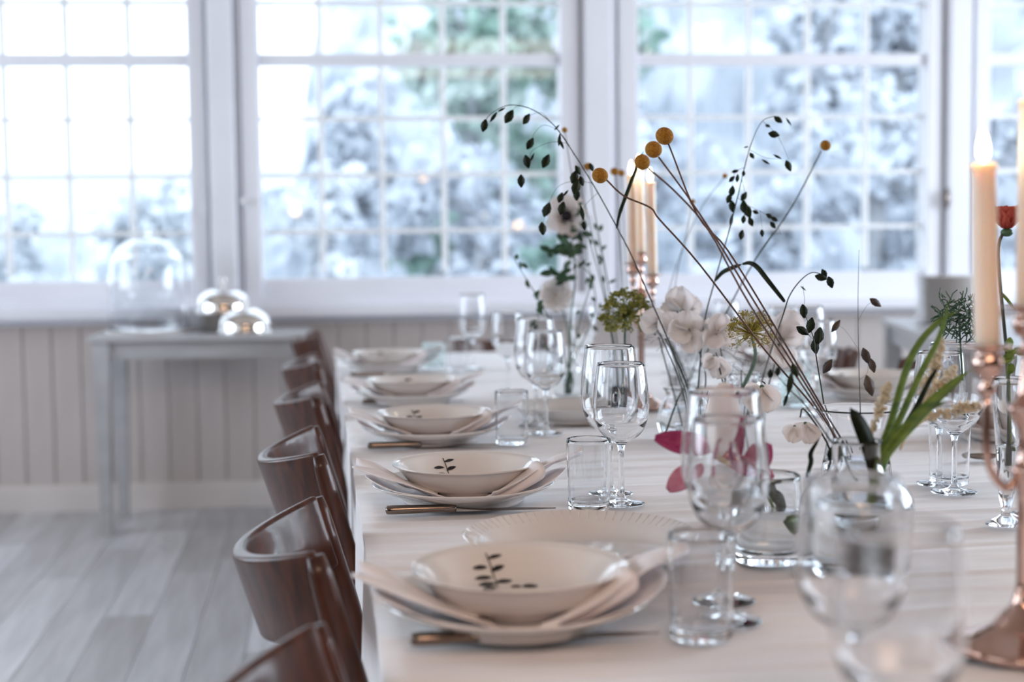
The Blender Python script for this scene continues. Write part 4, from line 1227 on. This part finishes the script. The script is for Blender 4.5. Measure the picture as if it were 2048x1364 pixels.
# dark small leaves low at the front
Fl = zoomlist([(855, 565, 62, 80, 0), (930, 640, 150, 78, 1), (960, 560, 90, -70, 0), (1190, 1070, 120, 80, 0), (905, 740, 90, 75, 1), (807, 580, 60, 85, 0)], 1280, 560, 3.1)
grass('low dark leaved sprig leaning across the cloth to the bottle', 1.80, [(1715, 960, -.09), (1660, 880, -.03), (1610, 810, 0), (1580, 780, 0), (1545, 740, 0)], [[(1610, 810), (1595, 780), (1580, 740)]], Fl)

# ---- green blades and cream plumes from the bottle
Zb = (vB - CAM).dot(-CZ)
gb = thing('hyacinth_leaves', 'bundle of long bright green blades leaning from the glass bottle', 'plant', (0, 0, 0))
for pts, W, m in (
    ([(1752, 1010, Zb), (1755, 930, Zb), (1790, 860, Zb), (1835, 760, Zb), (1880, 670, Zb - .01), (1900, 590, Zb - .02)], .0048, 'green'),
    ([(1748, 1015, Zb + .01), (1752, 925, Zb + .01), (1780, 850, Zb + .01), (1820, 720, Zb), (1870, 650, Zb), (1922, 618, Zb)], .0052, 'green'),
    ([(1758, 1010, Zb - .01), (1765, 920, Zb - .01), (1820, 850, Zb - .02), (1880, 790, Zb - .03), (1943, 738, Zb - .04)], .0085, 'green'),
    ([(1762, 1010, Zb), (1768, 930, Zb), (1800, 870, Zb), (1830, 820, Zb), (1860, 760, Zb), (1880, 730, Zb)], .0045, 'darkleaf'),
    ([(1744, 1020, Zb), (1755, 940, Zb), (1800, 880, Zb - .02), (1850, 825, Zb - .02), (1900, 800, Zb - .03)], .0038, 'green')):
    blade(pth(pts, 8), W, 'blade', M[m], gb)
root_at(gb, P(1752, 1010, Zb))
def plume(label, pts, r, Z):
    t = thing('flower_plume', label, 'flower', (0, 0, 0), 0, 'cream flower plumes')
    q = pth([(a, b_, Z + dz) for a, b_, dz in pts], 6)
    b = MB(); b.tube(q, [.0016] * len(q), 6); b.build('stem', M['cream_petal'], t)
    b = MB(); n = len(q); rr2 = random.Random(int(r * 1e5))
    for k in range(150):
        u = rr2.random() ** .8; i = (n - 1) * (.35 + .65 * u); i0 = min(n - 2, int(i)); p = q[i0].lerp(q[i0 + 1], i - i0)
        rad = r * math.sin(PI * (u * .85 + .12))
        d = Vector((rr2.gauss(0, 1), rr2.gauss(0, 1), rr2.gauss(0, 1))).normalized()
        b.ball(p + d * rad * rr2.uniform(.4, 1), .0021 * rr2.uniform(.6, 1.3), 6, 4, (1, 1, 1.7), Matrix.Rotation(rr2.random() * 3, 3, d))
    o = b.build('florets', M['cream_petal'], t); o['kind'] = 'stuff'
    root_at(t, q[0])
plume('cream flower plume between the green blades', [(1800, 900, 0), (1840, 800, .0), (1865, 740, 0), (1885, 680, 0)], .0105, Zb + .04)
plume('cream flower plume leaning towards the flared vase rim', [(1755, 930, 0), (1745, 870, 0), (1765, 800, 0), (1778, 765, 0)], .007, Zb + .02)
plume('lower cream flower plume reaching towards the candelabrum', [(1780, 900, 0), (1850, 840, 0), (1910, 820, 0), (1965, 812, 0)], .009, Zb + .06)
plume('cream flower plume before the wine glass beside the candelabrum', [(1790, 890, 0), (1850, 800, 0), (1890, 760, 0), (1910, 735, 0)], .009, Zb + .09)

# ---- petals
def petal(b, c, rot, L, W, cup=.3, ruffle=.0, nu=9, nv=7, blunt=.6, back=0.0):
    """local x = along the petal, z = face normal"""
    k = len(b.v); ph = rf.random() * 6
    def fn(a, v):
        s = 2 * v - 1
        w_ = W * (math.sin(PI * (a * .90 + .05)) ** blunt)
        z = cup * (s * s) * w_ + back * L * (a * a) + ruffle * L * math.sin(s * 6 + ph + a * 2) * a
        return Vector(c) + rot @ Vector((a * L, s * w_, z))
    b.grid(fn, nu, nv)
def sweet_pea_bloom(t, px, py, size, Z, ang, mm='white_petal'):
    """standard, wings and keel as one bloom part"""
    c = P(px, py, Z); L = size * .82 * Z / F
    b = MB(); ro = rf.uniform(-.4, .4)
    base = c - (CX * math.cos(R_(ang)) + CYv * math.sin(R_(ang))) * L * .45
    petal(b, base, frame(ang, ro, -.25), L, L * .60, .40, .13, 12, 13, .55, .12)
    petal(b, base, frame(ang - 38, ro + .9, .2), L * .8, L * .36, .5, .08, 8, 7, .6)
    petal(b, base, frame(ang + 38, ro - .9, .2), L * .8, L * .36, .5, .08, 8, 7, .6)
    petal(b, base + CZ * .003, frame(ang, ro, .35), L * .55, L * .20, .9, .02, 7, 5, .6)
    o = b.build('bloom', M[mm], t, solid=.0004)
    b = MB(); b.ball(base, L * .09, 8, 6); b.build('calyx', M['deepgreen'], o)
def sweet_pea(label, Z, st, blooms):
    t = thing('sweet_pea', label, 'flower', (0, 0, 0), 0, 'white sweet peas')
    stem(t, [(a, b_, Z) for a, b_ in st], .0016, .0011, M['stemdark'])
    for px, py, s, ang in blooms:
        z = Z - .012 + rf.uniform(-.02, .02)
        sweet_pea_bloom(t, px, py, s, z, ang)
    root_at(t, P(st[0][0], st[0][1], Z))
sweet_pea('white sweet pea stem with the highest blooms above the tall vase', 2.62, [(1392, 870), (1370, 780), (1342, 700), (1318, 650), (1345, 612)], [(1362, 598, 62, 95), (1385, 612, 44, 40), (1340, 615, 44, 150)])
sweet_pea('white sweet pea stem with blooms spread before the far candelabrum base', 2.55, [(1386, 870), (1362, 770), (1330, 690), (1305, 640)], [(1302, 640, 56, 160), (1335, 648, 56, 120), (1318, 655, 40, 60)])
sweet_pea('white sweet pea stem with round blooms in the middle of the cluster', 2.52, [(1380, 875), (1410, 780), (1405, 720), (1380, 670)], [(1372, 648, 66, 95), (1400, 668, 60, 40), (1358, 668, 56, 200), (1385, 682, 56, -70)])
sweet_pea('white sweet pea stem with blooms beside the golden umbel', 2.50, [(1462, 870), (1450, 760), (1440, 690)], [(1436, 648, 54, 80), (1452, 672, 50, 10), (1425, 678, 50, 230)])
sweet_pea('white sweet pea stem with one drooping bloom over the jar', 2.46, [(1470, 870), (1440, 740), (1432, 705)], [(1432, 735, 54, -95), (1420, 725, 40, -120)])
sweet_pea('white sweet pea stem with tall blooms behind the reddish stems', 2.60, [(1500, 880), (1540, 760), (1560, 690)], [(1566, 648, 74, 80), (1585, 668, 56, 30), (1548, 690, 64, 200), (1562, 712, 60, -80)])
sweet_pea('sweet pea bloom hanging between the jar and the flared vase', 1.98, [(1520, 900), (1510, 840), (1530, 775), (1524, 762)], [(1526, 798, 66, -85), (1510, 790, 50, -120)])
sweet_pea('cream sweet pea bloom nodding beside the flared vase', 1.92, [(1650, 960), (1660, 900), (1610, 820), (1600, 835)], [(1612, 866, 52, -85), (1585, 868, 42, -105)])

# ---- orchid
Zo = 1.72
def orchid(label, c, petals, st):
    t = thing('orchid', label, 'flower', (0, 0, 0), 0)
    for px, py, L, W, ang, roll, pit, m, lab in petals:
        b = MB(); petal(b, P(px, py, Zo + rf.uniform(-.006, .006)), frame(ang, roll, pit), L * Zo / F, W * Zo / F, .35, .03, 12, 9, .75, .10)
        o = b.build('petal', M[m], t, solid=.0007); o['label'] = lab
    stem(t, st, .0024, .0018, M['green'])
    root_at(t, P(*st[0]))
orchid('large pink and magenta orchid bloom leaning over the short glass of water', None, [
    (1432, 912, 150, 42, 87, .2, -.1, 'white_petal', 'pale upright petal'),
    (1450, 880, 112, 20, 84, -.3, 0, 'pink_petal', 'pink striped petal edge'),
    (1420, 898, 112, 24, 170, .3, .1, 'magenta_petal', 'dark magenta pointed petal'),
    (1395, 930, 78, 22, 222, .2, .1, 'pink_petal', 'pink drooping petal'),
    (1470, 935, 105, 20, 82, .3, .2, 'magenta_petal', 'magenta inner petal'),
    (1455, 915, 100, 30, -22, .5, .1, 'pink_petal', 'pink side petal'),
    (1500, 955, 78, 24, 58, -.4, .1, 'magenta_petal', 'magenta tip petal'),
    (1430, 930, 95, 42, -60, .2, .4, 'white_petal', 'pale ruffled lip'),
    (1420, 905, 70, 22, -10, -.3, .5, 'pink_petal', 'pink throat petal')],
    [(1565, 1085, 1.79), (1545, 1010, 1.78), (1500, 950, 1.74), (1440, 920, Zo + .01)])
b = MB(); 
for k in range(3):
    b.ball(P(1436 + k * 10, 915 + k * 6, Zo - .012), .004, 8, 6)
t = thing('orchid_bud', 'small cream and green bud in the throat of the pink orchid', 'flower', (0, 0, 0)); b.build('bud', M['cream_petal'], t); root_at(t, P(1436, 915, Zo - .012))

# ---- anemone
t = thing('anemone', 'white anemone with black centre and green ruff before the post', 'flower', (0, 0, 0), 0)
Zm = 3.25
c = P(1133, 432, Zm)
for k in range(9):
    a = k * 40 + 10
    b = MB(); petal(b, c, frame(a, 0, -.25 if k % 2 else -.45), 46 * Zm / F, 17 * Zm / F, .3, .05, 8, 7, .5, .05); b.build('petal', M['white_petal'], t, solid=.0005)
b = MB(); b.ball(c + CZ * .006, 11 * Zm / F, 14, 10, (1, 1, 1)); b.build('centre', M['black_center'], t)
b = MB(); r = random.Random(3)
for k in range(40):
    a = r.random() * 2 * PI; b.ball(c + CZ * .010 + (CX * math.cos(a) + CYv * math.sin(a)) * r.uniform(13, 17) * Zm / F, .0016, 5, 4)
b.build('stamens', M['black_center'], t)['kind'] = 'stuff'
stem(t, [(1138, 788, 3.53), (1142, 640, Zm), (1150, 560, Zm), (1145, 490, Zm), (1135, 440, Zm + .01)], .0022, .0016, M['deepgreen'])
for (px, py, n, sz) in ((1130, 492, 12, 26), (1150, 470, 8, 26), (1118, 548, 10, 24), (1105, 500, 6, 18)):
    b = MB()
    for k in range(n):
        petal(b, P(px + r.uniform(-16, 16), py + r.uniform(-10, 12), Zm + r.uniform(-.02, .02)), frame(r.uniform(0, 360), r.uniform(-.6, .6), r.uniform(-.5, .5)), sz * Zm / F, sz * .28 * Zm / F, .2, .08, 6, 4, .8)
    b.build('leaf_ruff', M['deepgreen'], t)
root_at(t, P(1138, 788, 3.53))
t = thing('anemone', 'second white anemone, low and blurred, behind the olive green umbel', 'flower', (0, 0, 0), 0)
c = P(1112, 590, 3.3)
for k in range(8):
    b = MB(); petal(b, c, frame(k * 45, 0, -.3), 36 * 3.3 / F, 15 * 3.3 / F, .3, .05, 7, 6, .5); b.build('petal', M['white_petal'], t, solid=.0005)
b = MB(); b.ball(c - CZ * .004, .006); b.build('centre', M['cream_petal'], t)
stem(t, [(1134, 788, 3.53), (1138, 680, 3.4), (1120, 600, 3.3)], .002, .0016, M['deepgreen']); root_at(t, P(1134, 788, 3.53))
# leafy green stems around the anemone vase
for lab, pts, n in (('green forked leafy stem right of the anemone', [(1136, 788, 3.53), (1138, 740, 3.5), (1160, 640, 3.1), (1182, 560, 3.1), (1160, 530, 3.1), (1140, 505, 3.1)], 8),
                    ('grey green twig with tiny leaves right of the anemone stem', [(1132, 788, 3.53), (1138, 740, 3.5), (1190, 620, 3.2), (1175, 520, 3.2), (1172, 440, 3.2), (1168, 400, 3.2)], 14),
                    ('wispy twig with sparse small leaves left of the anemone', [(1134, 788, 3.53), (1138, 740, 3.5), (1100, 640, 3.0), (1060, 570, 3.0), (1035, 530, 3.0), (1025, 512, 3.0)], 8),
                    ('tall grey twig between the anemone and the candles', [(1246, 836, 3.12), (1215, 600, 3.3), (1200, 500, 3.3), (1180, 430, 3.3)], 9),
                    ('low dark green sprig beneath the anemone', [(1140, 788, 3.53), (1138, 740, 3.5), (1085, 680, 3.1), (1075, 610, 3.1), (1082, 570, 3.1)], 9)):
    t = thing('leafy_twig', lab, 'plant', (0, 0, 0), 0, 'leafy twigs around the anemone')
    stem(t, pts, .0016, .0006, M['deepgreen'])
    q = pth(pts, 8)
    for k in range(n):
        p_ = q[int((.35 + .64 * k / n) * (len(q) - 1))] + CX * r.uniform(-.012, .012)
        b = MB(); petal(b, p_, frame(r.uniform(20, 160) * (1 if k % 2 else -1), r.uniform(-.5, .5), r.uniform(-.4, .4)), r.uniform(.012, .02), r.uniform(.003, .005), .2, 0, 6, 4, .8); b.build('leaf', M['deepgreen'], t)
    root_at(t, P(*pts[0]))

# ---- umbels
def umbel(label, px, py, R, Z, m, st, seed):
    t = thing('umbel_flower', label, 'flower', (0, 0, 0), 0, 'green umbel flowers')
    rr3 = random.Random(seed); c = P(px, py, Z); s = Z / F
    hub = P(px + 2, py + R * .18, Z)
    rays = MB(); fl_ = MB(); br = MB()
    for k in range(120 if m == 'umbel' else 85):
        a = rr3.random() * 2 * PI; q = rr3.random() ** .6
        cz_ = rr3.uniform(-.65, 1) ; q = math.sqrt(1 - cz_ * cz_)
        d = CX * math.cos(a) * q + CZ * math.sin(a) * q + CYv * cz_
        tip = hub + d * R * s * rr3.uniform(.86, 1.0)
        mid = hub.lerp(tip, .55) + d * R * s * .10
        rays.tube([hub, mid, tip], [.0007, .0005, .0004], 5)
        for j in range(9):
            dd = Vector((rr3.gauss(0, 1), rr3.gauss(0, 1), rr3.gauss(0, 1) + .6)).normalized()
            e = tip + dd * R * s * .13
            rays.tube([tip, e], .00025, 3, False)
            fl_.ball(e, R * s * (rr3.uniform(.026, .05) if m == 'umbel' else rr3.uniform(.018, .036)), 6, 4)
    for k in range(26):                  # bracts curving over the dome
        a = k / 26 * 2 * PI
        e0 = hub; pts_ = [hub + (CX * math.cos(a) + CZ * math.sin(a)) * R * s * u + CYv * R * s * (.62 * math.sin(PI * .5 * min(1, u * 1.1)) - .55 * max(0, u - .5)) for u in (0, .3, .6, .85, 1.05)]
        br.tube(cr([tuple(x) for x in pts_], 3), .0007, 4)
    rays.build('rays', M['umbelgold'] if m == 'umbelgold' else M['umbel'], t)['kind'] = 'stuff'
    fl_.build('florets', M[m], t)['kind'] = 'stuff'
    br.build('bracts', M[m], t)['kind'] = 'stuff'
    stem(t, st + [(px + 2, py + R * .18, Z)], .0055 if m == 'umbelgold' else .003, .0022, M['deepgreen'])
    root_at(t, P(*st[0]))
umbel('domed olive green umbel flower in front of the far candelabrum', 1249, 622, 50, 2.62, 'umbel', [(1250, 815, 2.95), (1255, 740, 2.85), (1250, 690, 2.7)], 5)
umbel('domed golden olive umbel flower before the reddish stems', 1500, 658, 46, 2.25, 'umbelgold', [(1470, 860, 2.75), (1480, 790, 2.65), (1510, 720, 2.4)], 6)
# ---- fine dark foliage in the vases
def thicket(label, vx, Z, x0, y0, x1, y1, n, m, seed, base):
    t = thing('fennel_sprig', label, 'plant', (0, 0, 0), 0, 'fine feathery sprigs')
    rr4 = random.Random(seed); b = MB()
    stem(t, [base, ((x0 + x1) / 2, y1, Z), ((x0 + x1) / 2, (y0 + y1) / 2, Z)], .0016, .0009, m)
    for k in range(n):
        px, py = rr4.uniform(x0, x1), rr4.uniform(y0, y1)
        a = rr4.uniform(0, 2 * PI); L = rr4.uniform(10, 30)
        z = Z + rr4.uniform(-.02, .02)
        p0_, p2_ = (px, py, z), (px + L * math.cos(a), py + L * math.sin(a), z + rr4.uniform(-.01, .01))
        p1_ = ((px + p2_[0]) / 2 + rr4.uniform(-4, 4), (py + p2_[1]) / 2 + rr4.uniform(-4, 4), z)
        b.tube([P(*p0_), P(*p1_), P(*p2_)], .0010 if n > 150 else .00045, 3, False)
    o = b.build('fronds', m, t); o['kind'] = 'stuff'; root_at(t, P(*base))
thicket('dark feathery sprig inside the tall tapered vase', None, 3.25, 1342, 700, 1400, 790, 110, M['stemdark'], 21, (1372, 805, 3.28))
thicket('dark feathery sprig at the left of the sweet peas', None, 2.65, 1298, 640, 1345, 690, 45, M['stemdark'], 22, (1365, 850, 2.8))
thicket('dark feathery sprig around the golden umbel stem', None, 2.55, 1445, 690, 1520, 790, 70, M['stemdark'], 23, (1475, 850, 2.75))
thicket('dark ferny sprig half behind the near candle', None, 2.0, 1878, 595, 1962, 668, 190, M['deepgreen'], 24, (1925, 760, 2.05))
t = thing('dark_stems', 'crossing dark stems inside the tall tapered vase', 'plant', (0, 0, 0))
for pts in ([(1392, 800, 3.25), (1365, 740, 3.25), (1325, 655, 3.2)], [(1360, 800, 3.27), (1385, 745, 3.25), (1400, 700, 3.25)], [(1385, 800, 3.24), (1360, 720, 3.2), (1330, 670, 3.18)], [(1330, 870, 2.6), (1355, 800, 2.6), (1372, 770, 2.65)]):
    stem(t, pts, .0020, .0016, M['stemdark'])
root_at(t, P(1392, 800, 3.25))

# ---- coral ranunculus in the bud vase
Zr = (vG - CAM).dot(-CZ)
t = thing('ranunculus', 'coral red bloom with dark green stem in the footed bud vase', 'flower', (0, 0, 0))
c = P(2014, 440, Zr)
for ring_, (n, rad, pit) in enumerate(((5, 20, 1.5), (6, 30, 1.35), (7, 38, 1.15), (7, 42, .95))):
    for k in range(n):
        a = 2 * PI * (k + .4 * ring_) / n
        d = Vector((math.cos(a), math.sin(a), 0)); L = rad * 1.25 * Zr / F
        Xv = (d * math.cos(pit) + Vector((0, 0, 1)) * math.sin(pit)); Yv = Vector((0, 0, 1)).cross(d); Zz = Xv.cross(Yv)
        b = MB(); petal(b, c - Vector((0, 0, .012)), Matrix((Xv, Yv, Zz)).transposed(), L, L * .5, .5, .03, 8, 7, .5, .0); b.build('petal', M['coral_petal'], t, solid=.0005)
b = MB(); b.ball(c - Vector((0, 0, .017)), .0085, 12, 8, (1, 1, .7)); b.build('calyx', M['deepgreen'], t)
stem(t, [(2016, 930, Zr), (2018, 800, Zr), (2012, 690, Zr), (2000, 560, Zr), (1998, 490, Zr), (2012, 458, Zr)], .0026, .0022, M['stemdark'], n=8)
root_at(t, P(2016, 930, Zr))
t = thing('leafy_twig', 'green leafy twig beside the stem of the coral bloom', 'plant', (0, 0, 0))
pts = [(2022, 900, Zr), (2020, 800, Zr - .02), (2015, 730, Zr - .03), (2030, 715, Zr - .03)]
stem(t, pts, .0014, .0008, M['green'])
for k in range(9):
    b = MB(); petal(b, P(2018 + rf.uniform(-10, 22), 715 + rf.uniform(-18, 14), Zr - .03), frame(rf.uniform(0, 360), rf.uniform(-.5, .5), rf.uniform(-.4, .4)), .016, .0055, .3, .05, 6, 5, .7); b.build('leaf', M['green'], t)
for pq in ([(1998, 580, Zr), (2015, 600, Zr), (2032, 622, Zr)],):
    blade(pth(pq), .0022, 'blade', M['green'], t)
root_at(t, P(*pts[0]))
# spoon by the right hand settings
t = thing('dessert_spoon', 'steel dessert spoon lying beside the footed bud vase', 'spoon', at(1965, 920), TA)
b = MB(); b.lathe([(0, 0), (.010, .0012), (.017, .004), (.020, .008), (.0195, .0085), (.0165, .0052), (.0095, .0022), (0, .001)], 28, (0, 0, .001), 1.5, 1.0); b.build('spoon_bowl', M['steel'], t)
b = MB(); b.tube(cr([(.028, 0, .009), (.05, 0, .010), (.10, 0, .006), (.15, 0, .004)], 4), [.0022] * 8 + [.003, .004, .005, .0055, .004], 8, flat=.5); b.build('handle', M['steel'], t)

# ================================================================== SIDE TABLES
def side_table(name, label, corner_a, corner_b, depth_dir, depth, ztop, leg=.062, apron=.07, over=.015, th_=.022):
    """corner_a, corner_b: front edge ends (world xy); depth_dir unit"""
    a, b_ = Vector(corner_a), Vector(corner_b); u = (b_ - a); W = u.length; u.normalize(); v = Vector(depth_dir)
    rot = Matrix((u, v, Vector((0, 0, 1)))).transposed()
    c = a + u * W / 2 + v * depth / 2
    t = thing(name, label, 'table', (c.x, c.y, 0), math.atan2(u.y, u.x))
    b = MB(); b.chbox((0, 0, ztop - th_ / 2), (W + 2 * over, depth + 2 * over, th_), .006); b.build('tabletop', M['greytable'], t, False)
    for sx in (-1, 1):
        b = MB(); b.box((sx * (W / 2 - leg * .5 - .0), 0, ztop - th_ - apron / 2), (.02, depth - leg * 1.5, apron)); b.build('apron', M['greytable'], t, False)
        b = MB(); b.box((0, sx * (depth / 2 - leg * .5), ztop - th_ - apron / 2), (W - leg * 1.5, .02, apron)); b.build('apron', M['greytable'], t, False)
        for sy in (-1, 1):
            b = MB(); x_, y_ = sx * (W / 2 - leg / 2), sy * (depth / 2 - leg / 2); h_ = ztop - th_
            s1, s0 = leg / 2, leg / 2 * .62
            b.add([(x_ - s0, y_ - s0, 0), (x_ + s0, y_ - s0, 0), (x_ + s0, y_ + s0, 0), (x_ - s0, y_ + s0, 0), (x_ - s1, y_ - s1, h_), (x_ + s1, y_ - s1, h_), (x_ + s1, y_ + s1, h_), (x_ - s1, y_ + s1, h_)],
                  [(0, 3, 2, 1), (4, 5, 6, 7), (0, 1, 5, 4), (1, 2, 6, 5), (2, 3, 7, 6), (3, 0, 4, 7)])
            b.build('leg', M['greytable'], t, False)
    return t, c
f0 = onz(216, 1070, 0.0)
yf = f0.y
xl = ony(186, 700, yf).x; xr_ = ony(603, 690, yf).x
zt_ = ony(400, 669, yf).z
dep = WY - 0.13 - yf
side_table('side_table', 'grey painted side table carrying the glass dome and cloches', (xl, yf - .02, 0), (xr_, yf - .02, 0), (0, 1, 0), dep, zt_ + .0)
print('side table', xl, xr_, yf, zt_, dep)
# glass dome
def ond(px, z, y): 
    d = ray(px, 600); return Vector((d.x * y / d.y, y, z))
c = ond(298, zt_, yf + dep * .5)
sD = (yf + dep * .5) / F
t = thing('glass_dome', 'tall clear glass dome with knob on the grey side table', 'dome', c, 0)
rD = 76 * sD; hD = ony(298, 478, c.y).z - zt_
prof = smooth_prof([(rD, .012), (rD, hD * .3), (rD, hD * .55), (rD * .90, hD * .80), (rD * .6, hD * .95), (rD * .2, hD), (0, hD)], 5)
inner = [(max(0, r_ - .003), z_ - (.003 if z_ > hD * .8 else 0)) for r_, z_ in reversed(prof)]
b = MB(); b.lathe([(rD - .002, .011)] + prof, 56); 
b = MB(); b.lathe(prof + inner + [prof[0]], 56); b.build('cover', M['glass'], t)
b = MB(); b.lathe(smooth_prof([(.008, hD - .001), (.007, hD + .008), (.016, hD + .022), (.012, hD + .036), (0, hD + .040)], 4), 24); b.build('knob', M['glass'], t)
b = MB(); b.lathe([(0, 0), (rD * 1.12, 0), (rD * 1.15, .004), (rD * 1.12, .011), (rD * 1.0, .0095), (0, .0095)], 56); b.build('stand', M['porcelain'], t)
def cloche(px, py_base, yy, wpx, lab):
    c = ond(px, zt_, yy); s_ = yy / F; r_ = wpx / 2 * s_
    t = thing('silver_cloche', lab, 'cloche', c, 0, 'silver cloches on the side table')
    b = MB(); b.lathe([(r_ * 1.04, .001), (r_ * 1.06, .004), (r_ * 1.0, .008)] + smooth_prof([(r_ * .99, .012), (r_ * .96, r_ * .35), (r_ * .80, r_ * .62), (r_ * .5, r_ * .82), (r_ * .2, r_ * .90), (.004, r_ * .91)], 5), 56)
    b.build('dome', M['silver'], t)
    z_ = r_ * .9
    b = MB(); b.lathe(smooth_prof([(.012, z_), (.006, z_ + .004), (.005, z_ + .014), (.013, z_ + .024), (.012, z_ + .036), (0, z_ + .042)], 4), 24); b.build('knob', M['silver'], t)
    return t
cloche(489, 655, yf + .12, 106, 'polished silver cloche in front on the side table')
c2 = cloche(447, 590, yf + dep - .14, 108, 'polished silver cloche behind, raised on a stack of white plates')
nplates = 9
for k in range(nplates):
    b = MB(); b.lathe([(0, .002), (.07, .002), (.072, 0), (.077, 0), (.085, .004), (.118, .0105), (.120, .0118), (.116, .0122), (.085, .0062), (0, .005)], 40)
    o = b.build('side_plate', M['porcelain'], None); o.location = (c2.location.x, c2.location.y, zt_ + .0075 * k)
    tag(o, 'white plate number %s from the bottom of the stack under the rear cloche' % ['one', 'two', 'three', 'four', 'five', 'six', 'seven', 'eight', 'nine'][k], 'plate', 'plates stacked under the rear cloche')
c2.location.z = zt_ + .0075 * nplates + .006

# right hand side table with stack of plates
a0 = Vector((ony(1752, 632, WY - .62).x, WY - .20, 0))
zr = ony(1760, 636, WY - .62).z
ptA = onz(1762, 634, .80); 
zr2 = .80
A0 = P(1768, 636, 5.6); zr2 = A0.z
B0 = onz(2050, 742, zr2)
A0 = Vector((A0.x, A0.y, 0)); B0 = Vector((B0.x, B0.y, 0))
u = (B0 - A0); Lr = min(u.length, 2.6); u.normalize(); v = Vector((-u.y, u.x, 0))
if v.x < 0: v = -v
print('right table', A0, B0, zr2, Lr, v)
Bq = A0 + u * 1.5
# front edge must run so that depth_dir = z x u
if Vector((-u.y, u.x, 0)).dot(v) > 0:
    side_table('side_table', 'grey painted side table carrying the tall plate stack by the far window', tuple(A0), tuple(Bq), tuple(v), .60, zr2)
else:
    side_table('side_table', 'grey painted side table carrying the tall plate stack by the far window', tuple(Bq), tuple(A0), tuple(v), .60, zr2)
pc = A0 + u * .32 + v * .30
dvec = Vector((pc.x, pc.y, zr2)) - CAM
stack_px = 1896
Zs = dvec.dot(-CZ)
tgt = P(stack_px, 600, Zs); pc = Vector((tgt.x, tgt.y, 0))
hstack = (P(1896, 556, Zs).z - zr2)
npl = max(8, int(hstack / .0082))
for k in range(npl):
    b = MB(); b.lathe([(0, .002), (.07, .002), (.072, 0), (.077, 0), (.085, .004), (.116, .0115), (.118, .0128), (.114, .0132), (.085, .0062), (0, .005)], 40)
    o = b.build('dinner_plate', M['porcelain'], None); o.location = (pc.x + rf.uniform(-.0015, .0015), pc.y, zr2 + .0085 * k)
    tag(o, 'white plate, %s of the tall stack by the hinge' % ('bottom one' if k == 0 else 'top one' if k == npl - 1 else 'one between top and bottom'), 'plate', 'plates stacked on the far side table')
